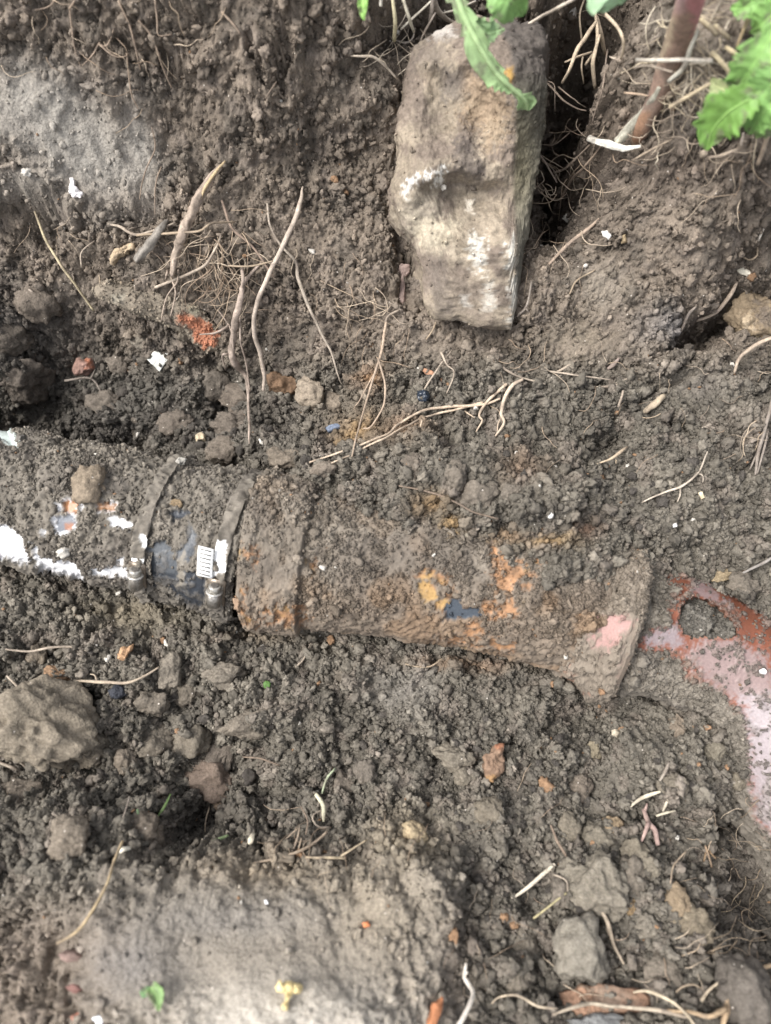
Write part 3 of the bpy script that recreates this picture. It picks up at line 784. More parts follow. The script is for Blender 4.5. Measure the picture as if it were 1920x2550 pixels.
# ------------------------------------------------------------------ ray casting on the built surfaces
bv, bf, off = [], [], 0
for i_, (V, F, d, t) in enumerate(SURF):
    if i_ == 0:
        ys = np.where((gy > -.42) & (gy < .46))[0][::3]; xs = np.where(np.abs(gx) < .42)[0][::3]
        idx = (ys[:, None] * NC + xs[None]).ravel()
        bv.append(V[idx]); bf.append(grid_faces(len(ys), len(xs)) + off); off += len(idx)
    else:
        n_ = len(V)
        bv.append(V); bf.append(F + off); off += n_
BV = BVHTree.FromPolygons(np.vstack(bv).tolist(), np.vstack(bf).tolist())
def cast(u, v, lift=0.0):
    d = ray(u, v)
    h, n_, i_, dist = BV.ray_cast(Vector(CAM), Vector(d))
    if h is None:
        p = at_z(u, v, .2 if v < 0 else .08); return p, np.array([0, 0, 1.0]), d
    nn = np.array(n_)
    if nn @ d > 0: nn = -nn
    return np.array(h) - d * lift, nn, d
def mpp(p): return ((p - CAM) @ FWD) / FPX      # metres per photo pixel at p


# ------------------------------------------------------------------ bodies with a traced outline (stone, bricks, clods)
def relief(outline, height=.02, depth=.05, dome=3.0, noise=(.004, .02), lift=0.0, normal=None, origin=None, paint=None, tint=(.2, .17, .14), nphi=140, ns=40, seed=0, hfun=None, facet=0.0):
    O = np.array(outline, float)
    if origin is None:
        gu, gv = np.meshgrid(np.linspace(O[:, 0].min(), O[:, 0].max(), 24), np.linspace(O[:, 1].min(), O[:, 1].max(), 24))
        sd = sdf(gu.ravel(), gv.ravel(), O); k0_ = sd.argmin(); cu, cv = gu.ravel()[k0_], gv.ravel()[k0_]
    else: cu, cv = origin
    p0, n0, d0 = cast(cu, cv)
    if normal is None:
        ns_ = [cast(cu + a, cv + b)[1] for a in (-30, 0, 30) for b in (-30, 0, 30)]
        n0 = np.mean(ns_, 0) - ray(cu, cv) * .5
    else: n0 = np.array(normal, float)
    n0 /= np.linalg.norm(n0)
    p0 = p0 + n0 * lift
    def on(u, v):
        d = ray(u, v); t = ((p0 - CAM) @ n0) / (d @ n0)
        return CAM + d * t[..., None]
    P = on(O[:, 0], O[:, 1])
    ex = np.cross(UP, n0); ex /= np.linalg.norm(ex); ey = np.cross(n0, ex)
    q = np.c_[(P - p0) @ ex, (P - p0) @ ey]
    ph = np.unwrap(np.arctan2(q[:, 1], q[:, 0])); rr = np.hypot(q[:, 0], q[:, 1])
    ph = np.mod(np.arctan2(q[:, 1], q[:, 0]), 2 * math.pi)
    o = ph.argsort(); ph, rr = ph[o], rr[o]
    phi = np.linspace(0, 2 * math.pi, nphi, endpoint=False)
    # straight edges between traced corners: farthest crossing of each spoke with the outline
    Rr = np.zeros(nphi)
    A_q, B_q = q, np.roll(q, -1, 0)
    for i_, f in enumerate(phi):
        dv = np.array([math.cos(f), math.sin(f)])
        e = B_q - A_q
        den = dv[0] * e[:, 1] - dv[1] * e[:, 0]
        den = np.where(np.abs(den) < 1e-12, 1e-12, den)
        t_ = (A_q[:, 0] * e[:, 1] - A_q[:, 1] * e[:, 0]) / den
        k_ = (A_q[:, 0] * dv[1] - A_q[:, 1] * dv[0]) / den
        ok = (t_ > 0) & (k_ >= -1e-6) & (k_ <= 1 + 1e-6)
        Rr[i_] = t_[ok].max() if ok.any() else np.nan
    good = ~np.isnan(Rr)
    Rr = np.interp(phi, phi[good], Rr[good], period=2 * math.pi)
    s = np.r_[np.linspace(.02, .85, ns), np.linspace(.87, 1.0, max(6, ns // 4))]
    rows = []
    for q_ in s:
        x, y = q_ * Rr * np.cos(phi), q_ * Rr * np.sin(phi)
        z = height * (1 - q_ ** (dome * 2)) ** .5 if q_ < 1 else 0 * x
        z = z * np.ones(nphi)
        if hfun is not None: z = z + hfun(x, y) * (1 if q_ < 1 else 1)
        rows.append(np.c_[x, y, z])
    for q_ in np.linspace(0, 1, max(6, ns // 3))[1:]:
        f = 1 - .12 * q_ - .25 * q_ ** 4
        b_ = rows[len(s) - 1]
        rows.append(np.c_[b_[:, 0] * f, b_[:, 1] * f, b_[:, 2] - depth * q_])
    L_ = np.array(rows).reshape(-1, 3)
    Vx = p0 + L_[:, :1] * ex + L_[:, 1:2] * ey + L_[:, 2:] * n0
    F = grid_faces(len(rows), nphi, True)[:, ::1]
    N_ = normals_of(Vx, F)
    if np.mean((N_[: nphi * 5] @ n0)) < 0: F = F[:, ::-1]; N_ = -N_
    na = fbm3(Vx / noise[1] + seed * 3.7, seed, 5, .55)
    Vx = Vx + N_ * (noise[0] * na)[:, None]
    if facet:
        # broken planes: the height of the nearest of a few random tilted facets
        q3 = np.c_[(Vx - p0) @ ex, (Vx - p0) @ ey]
        q3 = q3 + .006 * np.c_[noise2(q3[:, 0] / .02, q3[:, 1] / .02, 4), noise2(q3[:, 0] / .02 + 5, q3[:, 1] / .02, 5)]
        r_ = np.random.default_rng(seed + 1)
        lo_, hi_ = q3.min(0), q3.max(0)
        sites = r_.uniform(lo_, hi_, (16, 2)); tl = r_.normal(0, .20, (16, 2)); of = r_.uniform(-1, 1, 16) * facet * .5
        dd = np.stack([np.hypot(q3[:, 0] - a_[0], q3[:, 1] - a_[1]) for a_ in sites], 1)
        w_ = np.exp(-dd / .0035); w_ /= w_.sum(1, keepdims=True) + 1e-30
        hz = np.stack([(q3[:, 0] - a_[0]) * b_[0] + (q3[:, 1] - a_[1]) * b_[1] + c_ for a_, b_, c_ in zip(sites, tl, of)], 1)
        rowi = np.arange(len(Vx)) // nphi
        inner = np.clip((len(s) - 1 - rowi) / (len(s) * .35), 0, 1)
        Vx = Vx + n0 * (np.clip((w_ * hz).sum(1), -facet, facet) * inner)[:, None]
        Vx = Vx + N_ * (.0016 * fbm3(Vx / .007, seed + 2, 4, .6))[:, None]
    top = np.arange(nphi)
    Vx = np.vstack([Vx, Vx[:nphi].mean(0)[None]])
    tri = np.c_[np.full(nphi, len(Vx) - 1), (top + 1) % nphi, top] if False else np.c_[np.full(nphi, len(Vx) - 1), top, (top + 1) % nphi]
    na = np.r_[na, 0]
    u, v, _ = to_px(Vx)
    T_ = np.tile(np.asarray(tint, float), (len(Vx), 1)) * (1 + .28 * na)[:, None]
    if paint: T_ = paint(u, v, Vx, T_, na)
    return Vx, [F, tri], T_

def paint_polys(u, v, T_, items, seed):
    for (poly, col_, f, j, s) in items:
        a = s * expo_mask(u, v, [poly], seed, f, j)[:, None]
        T_ = T_ * (1 - a) + np.asarray(col_) * a
    return T_

# the large stone wedged in the far wall
D2F = 1.1525
so = [(a * D2F, b * D2F) for a, b in [(1000, 40), (935, 56), (895, 95), (878, 140), (872, 250), (866, 330), (856, 390), (849, 452), (868, 488), (905, 535), (916, 600), (930, 655), (946, 694), (1000, 701), (1060, 716), (1112, 722), (1130, 640), (1142, 550), (1152, 480), (1166, 350), (1176, 250), (1200, 110), (1195, 60), (1100, 34)]]
so = [(1165 + (a - 1170) * .985, 430 + (b - 430) * .975) for a, b in so]
ridge_px = np.array([(a * D2F, b * D2F) for a, b in [(1070, 60), (1098, 100), (1108, 200), (1112, 300), (1104, 400), (1110, 500), (1112, 720)]])
def stone_paint(u, v, P, T_, na):
    T_ = C(.245, .205, .156) * (1 + .25 * na)[:, None] * np.ones((len(u), 1))
    soilm = smooth(-.25, .5, fbm3(P / .022, 303, 5, .6) + .15 + .25 * smooth(560, 200, v))
    T_ = T_ * (1 - .85 * soilm[:, None]) + C(.140, .112, .092) * (1 + .2 * na)[:, None] * .85 * soilm[:, None]
    z = lambda pts: px(11, pts)
    y = lambda pts: px(2, pts)
    items = [(z([(720, 470), (850, 540), (990, 600), (1040, 760), (1000, 930), (880, 1060), (800, 1020), (840, 900), (700, 850), (700, 600)]), (.30, .222, .145), 26, 30, .6),
             (z([(980, 500), (1060, 450), (1070, 560), (1030, 580)]), (.42, .25, .06), 8, 10, .8), (z([(400, 250), (480, 170), (560, 160), (640, 200), (640, 250), (560, 270)]), (.42, .39, .35), 10, 14, .8),
             (z([(420, 520), (520, 470), (540, 600), (480, 640)]), (.33, .27, .20), 14, 20, .7), (z([(640, 960), (800, 960), (860, 1180), (800, 1280), (660, 1180)]), (.085, .072, .065), 16, 24, .75), (z([(560, 480), (700, 480), (690, 680), (560, 700)]), (.10, .088, .08), 16, 24, .65), (z([(330, 300), (600, 300), (560, 460), (340, 460)]), (.13, .108, .092), 20, 26, .6),
             (y([(70, 840), (100, 775), (190, 740), (215, 755), (130, 790), (90, 850)]), (.66, .64, .60), 6, 16, .85), (y([(205, 800), (225, 740), (260, 710), (240, 770), (220, 810)]), (.62, .60, .55), 6, 16, .8), (y([(365, 1020), (415, 1020), (425, 1170), (380, 1170)]), (.52, .49, .43), 10, 20, .75),
             (y([(40, 940), (100, 830), (220, 850), (250, 1000), (330, 1110), (120, 1040)]), (.34, .30, .235), 24, 30, .55), (y([(350, 870), (380, 870), (375, 920), (350, 910)]), (.55, .50, .42), 6, 10, .8)]
    w = lambda pts: px(4, pts)
    items += [(w([(375, 150), (420, 160), (425, 270), (405, 310), (370, 230)]), (.58, .55, .49), 9, 20, .8), (w([(520, 190), (555, 170), (560, 300), (535, 300)]), (.56, .54, .48), 9, 18, .8), (w([(540, 340), (570, 320), (572, 540), (535, 530), (550, 440)]), (.54, .52, .46), 9, 18, .75), (w([(430, 340), (465, 370), (465, 460), (420, 480), (430, 400)]), (.52, .49, .43), 10, 16, .7), (w([(215, 515), (350, 522), (345, 540), (225, 532)]), (.62, .56, .48), 4, 6, .8), (w([(320, 410), (360, 410), (370, 450), (330, 460)]), (.55, .53, .48), 6, 12, .7),
              (w([(100, 60), (220, 80), (330, 90), (240, 220), (130, 180)]), (.40, .35, .265), 16, 24, .7), (w([(220, 330), (400, 310), (420, 520), (260, 520)]), (.20, .165, .13), 30, 30, .5), (w([(180, 230), (240, 250), (300, 500), (220, 500), (190, 400)]), (.125, .105, .09), 14, 20, .6)]
    T_ = paint_polys(u, v, T_, items, 305)
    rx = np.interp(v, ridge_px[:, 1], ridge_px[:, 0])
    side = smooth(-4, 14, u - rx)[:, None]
    g = C(.105, .097, .078) * (1 + .35 * fbm3(P / .03, 309, 4))[:, None]  # olive right face, its shade painted in as a darker tone
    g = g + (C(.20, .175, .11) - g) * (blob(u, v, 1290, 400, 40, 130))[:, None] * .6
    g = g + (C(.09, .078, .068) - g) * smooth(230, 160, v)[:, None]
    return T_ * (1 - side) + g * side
def stone_h(x, y): return 0 * x
sp0, sn0, _ = cast(1180, 420)
snorm = np.array([.05, -.44, .9])
def stone_hfun(x, y):
    # ridge down the right side: beyond it the face turns away into the gap
    P_ = STO + x[:, None] * SEX + y[:, None] * SEY
    u, v, _ = to_px(P_)
    rx = np.interp(v, ridge_px[:, 1], ridge_px[:, 0])
    o = np.clip((u - rx) * .000262, 0, 1)
    base = .030 * np.exp(-((v - 330) / 150) ** 2) * np.exp(-((u - 1200) / 110) ** 2) - .004 * smooth(600, 800, v) - .010 * smooth(180, 50, v)
    base = base + .010 * np.exp(-((v - 540) / 60) ** 2) * np.exp(-((u - 1010) / 70) ** 2)
    base = base - .009 * np.exp(-((u - 1130 + (v - 420) * .1) / 34) ** 2) * np.exp(-((v - 410) / 90) ** 2)
    return base - 2.6 * o - .012 * smooth(0, 60, u - rx)
n_ = snorm / np.linalg.norm(snorm)
SEX = np.cross(UP, n_); SEX /= np.linalg.norm(SEX); SEY = np.cross(n_, SEX)
STL = at_z(1170, 430, .142)
_c = cast(1170, 430)[0]
STO = CAM + ray(1170., 430.) * (((STL - CAM) @ n_) / (ray(1170., 430.) @ n_))
lift_ = (STO - _c) @ n_
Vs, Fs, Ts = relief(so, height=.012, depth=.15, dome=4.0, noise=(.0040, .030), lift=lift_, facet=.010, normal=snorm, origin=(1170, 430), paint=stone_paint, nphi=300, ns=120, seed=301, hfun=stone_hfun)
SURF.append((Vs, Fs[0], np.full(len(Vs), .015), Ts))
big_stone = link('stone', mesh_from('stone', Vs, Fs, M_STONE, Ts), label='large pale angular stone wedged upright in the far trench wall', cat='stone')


# ------------------------------------------------------------------ smaller solid pieces
def solid(name, label, cat, outline, tint, height=.006, depth=.02, dome=2.5, noise=(.0012, .006), lift=.002, mat=None, seed=1, paint=None, nphi=72, ns=18, group=None, normal=None, dirty=0.0):
    Vx, Fx, Tx = relief(outline, height, depth, dome, noise, lift, normal, None, paint, tint, nphi, ns, seed)
    if dirty: SURF.append((Vx, Fx[0], np.full(len(Vx), dirty), Tx))
    c = Vx.mean(0)
    o = link(name, mesh_from(name, Vx - c, Fx, mat or M_CHIP, Tx), label=label, cat=cat, group=group)
    o.location = c
    return o

def brick_paint(u, v, P, T_, na):
    T_ = C(.21, .178, .138) * (1 + .3 * na)[:, None] * np.ones((len(u), 1))
    return paint_polys(u, v, T_, [(px(3, [(765, 495), (820, 485), (900, 525), (945, 580), (935, 625), (880, 642), (835, 600), (840, 560), (770, 525)]), (.43, .18, .105), 6, 10, .92), (px(3, [(480, 400), (540, 410), (530, 440), (480, 435)]), (.32, .29, .23), 6, 10, .8), (px(3, [(810, 460), (860, 470), (850, 500), (810, 490)]), (.28, .26, .19), 6, 10, .8)], 321)
solid('brick', 'soil-caked brick in the left wall with its orange end exposed', 'brick', px(3, [(395, 375), (540, 348), (700, 395), (850, 455), (935, 520), (968, 585), (935, 640), (880, 645), (820, 605), (700, 520), (540, 460), (400, 425)]), (.2, .17, .13), .009, .05, 4.5, (.0030, .014), .003, M_STONE, 321, brick_paint, 160, 40, dirty=.35)
solid('tile_shard', 'square white glazed tile shard among the left clods', 'shard', px(3, [(632, 682), (668, 650), (690, 655), (700, 668), (722, 652), (738, 672), (690, 740)]), (.74, .75, .70), .001, .006, 6, (.0006, .01), .006)
solid('brick_fragment', 'dull pink brick fragment left of the white tile shard', 'brick', px(3, [(315, 720), (345, 675), (400, 680), (412, 720), (380, 750), (325, 748)]), (.26, .165, .135), .012, .02, 1.8, (.002, .01), .003, M_STONE, 331, lambda u, v, P, T_, na: paint_polys(u, v, T_, [(px(3, [(365, 680), (398, 690), (400, 725), (375, 720)]), (.42, .17, .10), 6, 8, .9)], 331))
solid('bark_scrap', 'dark brown rotten bark scrap below the long pale root', 'bark', px(3, [(1150, 770), (1180, 752), (1270, 760), (1300, 790), (1270, 830), (1210, 845), (1160, 800)]), (.12, .075, .045), .004, .012, 2, (.0045, .009), .004, seed=341)
solid('leaf_scrap', 'dry orange leaf scrap on soil below the large stone', 'leaf', px(4, [(145, 715), (200, 735), (262, 775), (262, 792), (205, 775), (170, 750)]), (.36, .20, .125), .0015, .002, 2, (.0008, .008), .004)
solid('coal_chip', 'glossy blue black coal chip near the orange leaf scrap', 'coal', px(4, [(138, 825), (185, 820), (190, 850), (165, 868), (140, 858)]), (.02, .028, .042), .005, .01, 1.5, (.0018, .006), .003, material('coal', rough=.3, spec=.6, bump=(500, .5, .0008), grain=(300, .4)), 343)
solid('blue_chip', 'small blue grey slate chip in the rusty soil', 'chip', px(4, [(-265, 985), (-205, 962), (-195, 975), (-250, 1005)]), (.16, .19, .25), .003, .006, 2, (.001, .006), .003)
solid('ochre_stone', 'ochre crumbly stone in the hollow at the right edge', 'stone', px(4, [(1480, 560), (1490, 470), (1540, 420), (1620, 430), (1720, 480), (1720, 640), (1600, 625), (1510, 600)]), (.175, .135, .09), .018, .05, 1.6, (.006, .012), .002, M_STONE, 351, lambda u, v, P, T_, na: paint_polys(u, v, T_, [(px(4, [(1540, 500), (1580, 490), (1590, 560), (1550, 570)]), (.42, .34, .24), 8, 12, .8), (px(4, [(1500, 590), (1660, 600), (1660, 640), (1520, 620)]), (.45, .36, .22), 8, 14, .7), (px(4, [(1600, 430), (1720, 480), (1720, 560), (1610, 540)]), (.12, .10, .085), 14, 16, .7)], 351), 120, 30)
solid('orange_chip', 'bright orange clay chip lying below the clamps', 'chip', px(5, [(508, 985), (530, 960), (580, 940), (578, 965), (560, 990), (545, 1020), (510, 1005)]), (.42, .26, .15), .007, .012, 1.8, (.0015, .006), .003)
solid('rust_flake', 'upright rust brown flake in the crumbly trench floor', 'flake', px(8, [(470, 508), (512, 505), (500, 545), (520, 590), (490, 650), (470, 685), (435, 670), (415, 600), (425, 560), (460, 540)]), (.19, .125, .085), .006, .02, 1.8, (.003, .008), .006, seed=361, paint=lambda u, v, P, T_, na: paint_polys(u, v, T_, [(px(8, [(465, 505), (515, 505), (500, 530), (470, 530)]), (.34, .15, .085), 4, 6, .8), (px(8, [(435, 645), (475, 640), (470, 685), (440, 675)]), (.30, .18, .08), 4, 6, .7)], 361))
solid('brick_fragment', 'long weathered brick fragment under the tan root at bottom right', 'brick', px(10, [(750, 905), (840, 880), (960, 880), (1100, 895), (1150, 930), (1145, 985), (1000, 1000), (860, 1010), (780, 985)]), (.25, .155, .105), .004, .03, 6, (.0025, .012), .002, M_STONE, 371, lambda u, v, P, T_, na: paint_polys(u, v, T_, [(px(10, [(850, 870), (1000, 880), (1080, 950), (950, 980)]), (.20, .16, .125), 14, 22, .7)], 371), 120, 30)
solid('grey_stone', 'flat bluish grey stone at the bottom edge', 'stone', px(10, [(770, 1025), (850, 1005), (980, 1000), (1070, 1020), (1100, 1060), (1080, 1110), (790, 1110)]), (.18, .18, .175), .010, .03, 2.4, (.003, .012), .003, M_STONE, 381)
solid('pebble', 'white limestone pebble right of the large stone', 'pebble', px(4, [(935, 130), (960, 125), (975, 150), (965, 170), (940, 155)]), (.72, .70, .66), .003, .005, 1.6, (.0006, .005), .002)
solid('pebble', 'yellowish pebble beside the white one right of the stone', 'pebble', px(4, [(1015, 150), (1040, 140), (1045, 180), (1020, 190)]), (.30, .23, .14), .004, .008, 1.6, (.0008, .005), .001)
solid('pebble', 'cream angular pebble above the right hollow', 'pebble', px(4, [(1515, 300), (1545, 282), (1580, 310), (1565, 325), (1530, 315)]), (.62, .57, .46), .003, .005, 1.8, (.0006, .005), .002)
solid('pebble', 'round white pebble in crumbs above the iron pipe', 'pebble', px(6, [(695, 380), (710, 366), (728, 380), (722, 400), (702, 402)]), (.70, .68, .64), .004, .006, 1.4, (.0006, .005), .002)
solid('pebble', 'small white pebble right of the round white one', 'pebble', px(6, [(1238, 425), (1258, 420), (1262, 434), (1242, 440)]), (.72, .70, .68), .003, .004, 1.4, (.0004, .005), .002)
solid('pebble', 'white pebble on the glazed clay bend at right edge', 'pebble', px(8, [(1615, 190), (1630, 180), (1645, 192), (1640, 206), (1620, 202)]), (.80, .79, .78), .003, .003, 1.4, (.0004, .005), .003)
solid('pebble', 'cream pebble in the crumbly floor below the clay collar', 'pebble', px(8, [(975, 450), (1000, 440), (1016, 460), (1000, 480), (980, 472)]), (.40, .35, .27), .004, .006, 1.4, (.0006, .005), .002)
solid('pebble', 'orange clay pebble in the near ledge crack', 'pebble', px(9, [(1565, 605), (1590, 598), (1600, 618), (1575, 626)]), (.48, .18, .08), .003, .004, 1.4, (.0004, .005), .002)
solid('pebble', 'smooth pinkish pebble at the lower left of the ledge', 'pebble', px(9, [(268, 735), (300, 712), (350, 718), (375, 745), (350, 775), (290, 770)]), (.235, .165, .14), .008, .01, 1.5, (.001, .01), .002)
solid('pebble', 'reddish pebble below the smooth pinkish one', 'pebble', px(9, [(285, 880), (320, 860), (360, 870), (365, 890), (330, 910), (295, 900)]), (.24, .13, .11), .006, .01, 1.5, (.001, .01), .002)
solid('pebble', 'orange red pebble at the bottom left corner of the ledge', 'pebble', px(9, [(310, 1010), (350, 990), (360, 1020), (330, 1040)]), (.30, .13, .09), .005, .01, 1.5, (.001, .01), .002)
solid('paper_scrap', 'white paper scrap at the bottom edge of the ledge', 'scrap', px(9, [(400, 1015), (430, 1005), (450, 1015), (440, 1041), (420, 1050), (412, 1025)]), (.80, .82, .86), .001, .001, 3, (.0008, .006), .004)
solid('dry_flower', 'crumpled dry yellow flower head on the near ledge', 'flower', px(9, [(1205, 890), (1240, 865), (1262, 880), (1298, 880), (1275, 910), (1250, 940), (1240, 975), (1228, 970), (1225, 910)]), (.58, .47, .24), .003, .002, 2, (.004, .006), .005)
solid('tile_chip', 'tiny white chip in the middle of the near ledge', 'chip', px(9, [(1140, 508), (1152, 504), (1162, 522), (1146, 524)]), (.82, .82, .82), .001, .002, 3, (.0003, .004), .002)
solid('bark_strip', 'rust brown bark strip poking up at the bottom edge', 'bark', px(10, [(175, 1060), (200, 960), (240, 925), (245, 950), (215, 1060)]), (.34, .145, .07), .003, .006, 2.5, (.001, .006), .008)
solid('white_chip', 'white plaster flecks stuck in the upper left wall', 'plaster', px(1, [(300, 770), (318, 764), (324, 800), (350, 835), (352, 855), (335, 850), (320, 852), (302, 835)]), (.80, .76, .75), .0015, .003, 2, (.0015, .004), .003)
solid('cream_stone', 'cream crumbly pebble on the clods above the pipe', 'pebble', px(5, [(845, 40), (870, 25), (895, 45), (890, 65), (850, 70)]), (.48, .40, .28), .004, .006, 1.5, (.0015, .006), .004)
solid('white_stone', 'pale flaky stone chip beside the clods above the coupling', 'chip', px(5, [(745, 160), (775, 135), (808, 145), (800, 170), (765, 182)]), (.36, .34, .30), .005, .008, 1.6, (.002, .006), .004)
solid('root_stub', 'pinkish broken root stub in the gap left of the stone', 'root', px(4, [(52, 460), (55, 385), (70, 330), (55, 300), (70, 268), (100, 280), (108, 310), (85, 340), (92, 390), (85, 460)]), (.33, .25, .22), .006, .012, 1.6, (.002, .01), .003, M_ROOT)
solid('wood_scrap', 'torn pale wood scrap by the grey root stub', 'wood', px(3, [(470, 260), (490, 220), (545, 190), (575, 200), (545, 230), (510, 245), (490, 280)]), (.36, .28, .19), .003, .006, 1.8, (.003, .006), .004, M_ROOT)
solid('chip', 'pale yellow wood chip in the crumbs right of pebbles', 'wood chip', px(6, [(1350, 290), (1368, 284), (1382, 312), (1364, 320)]), (.55, .46, .32), .0015, .003, 3, (.0003, .004), .003)
solid('chip', 'narrow cream wood chip below the round white pebble', 'wood chip', px(6, [(962, 345), (970, 345), (972, 375), (964, 388), (958, 368)]), (.55, .47, .33), .0012, .003, 3, (.0003, .004), .003)
solid('charcoal', 'black charcoal lump in the left clods below the pipe', 'charcoal', px(7, [(470, 275), (500, 258), (548, 265), (550, 300), (515, 318), (475, 300)]), (.035, .037, .045), .006, .012, 1.6, (.002, .007), .002, seed=391)
solid('seedling', 'tiny green seedling leaf below the iron socket', 'seedling', px(7, [(1138, 245), (1150, 235), (1170, 240), (1168, 262), (1145, 268)]), (.10, .20, .05), .001, .001, 2, (.0006, .004), .003, M_LEAF)


# ------------------------------------------------------------------ clods
def lumpy(sub, seed, tint, elong=(1, 1, .8), rough_=.5, chip=(.62, .95)):
    bm = bmesh.new(); bmesh.ops.create_icosphere(bm, subdivisions=sub, radius=1.0)
    V = np.array([v_.co[:] for v_ in bm.verts]); F = np.array([[v_.index for v_ in f.verts] for f in bm.faces]); bm.free()
    r = np.random.default_rng(seed)
    # chip flat facets off
    f = np.ones(len(V))
    for _ in range(9):
        n_ = r.normal(size=3); n_ /= np.linalg.norm(n_); d = r.uniform(*chip)
        q = V @ n_
        f = np.where(q > .05, np.minimum(f, d / np.maximum(q, .05)), f)
    nn = fbm3(V * 1.3 + seed, seed, 3) * .22 + fbm3(V * 4.2 + seed, seed + 3, 4, .62) * .14 * rough_ * 2
    P = V * (f + nn)[:, None] * np.array(elong)
    fine_ = fbm3(V * 9 + seed, seed + 7, 3, .6)
    P = P * (1 + .035 * rough_ * 2 * fine_)[:, None]
    T_ = np.asarray(tint) * (1 + .22 * fine_ + .5 * nn)[:, None]
    return P, F, T_

def orient(n_, spin):
    z = n_ / np.linalg.norm(n_)
    x = np.cross([0, 1, .1], z); x /= np.linalg.norm(x)
    y = np.cross(z, x)
    c, s = math.cos(spin), math.sin(spin)
    return np.stack([c * x + s * y, -s * x + c * y, z], 1)

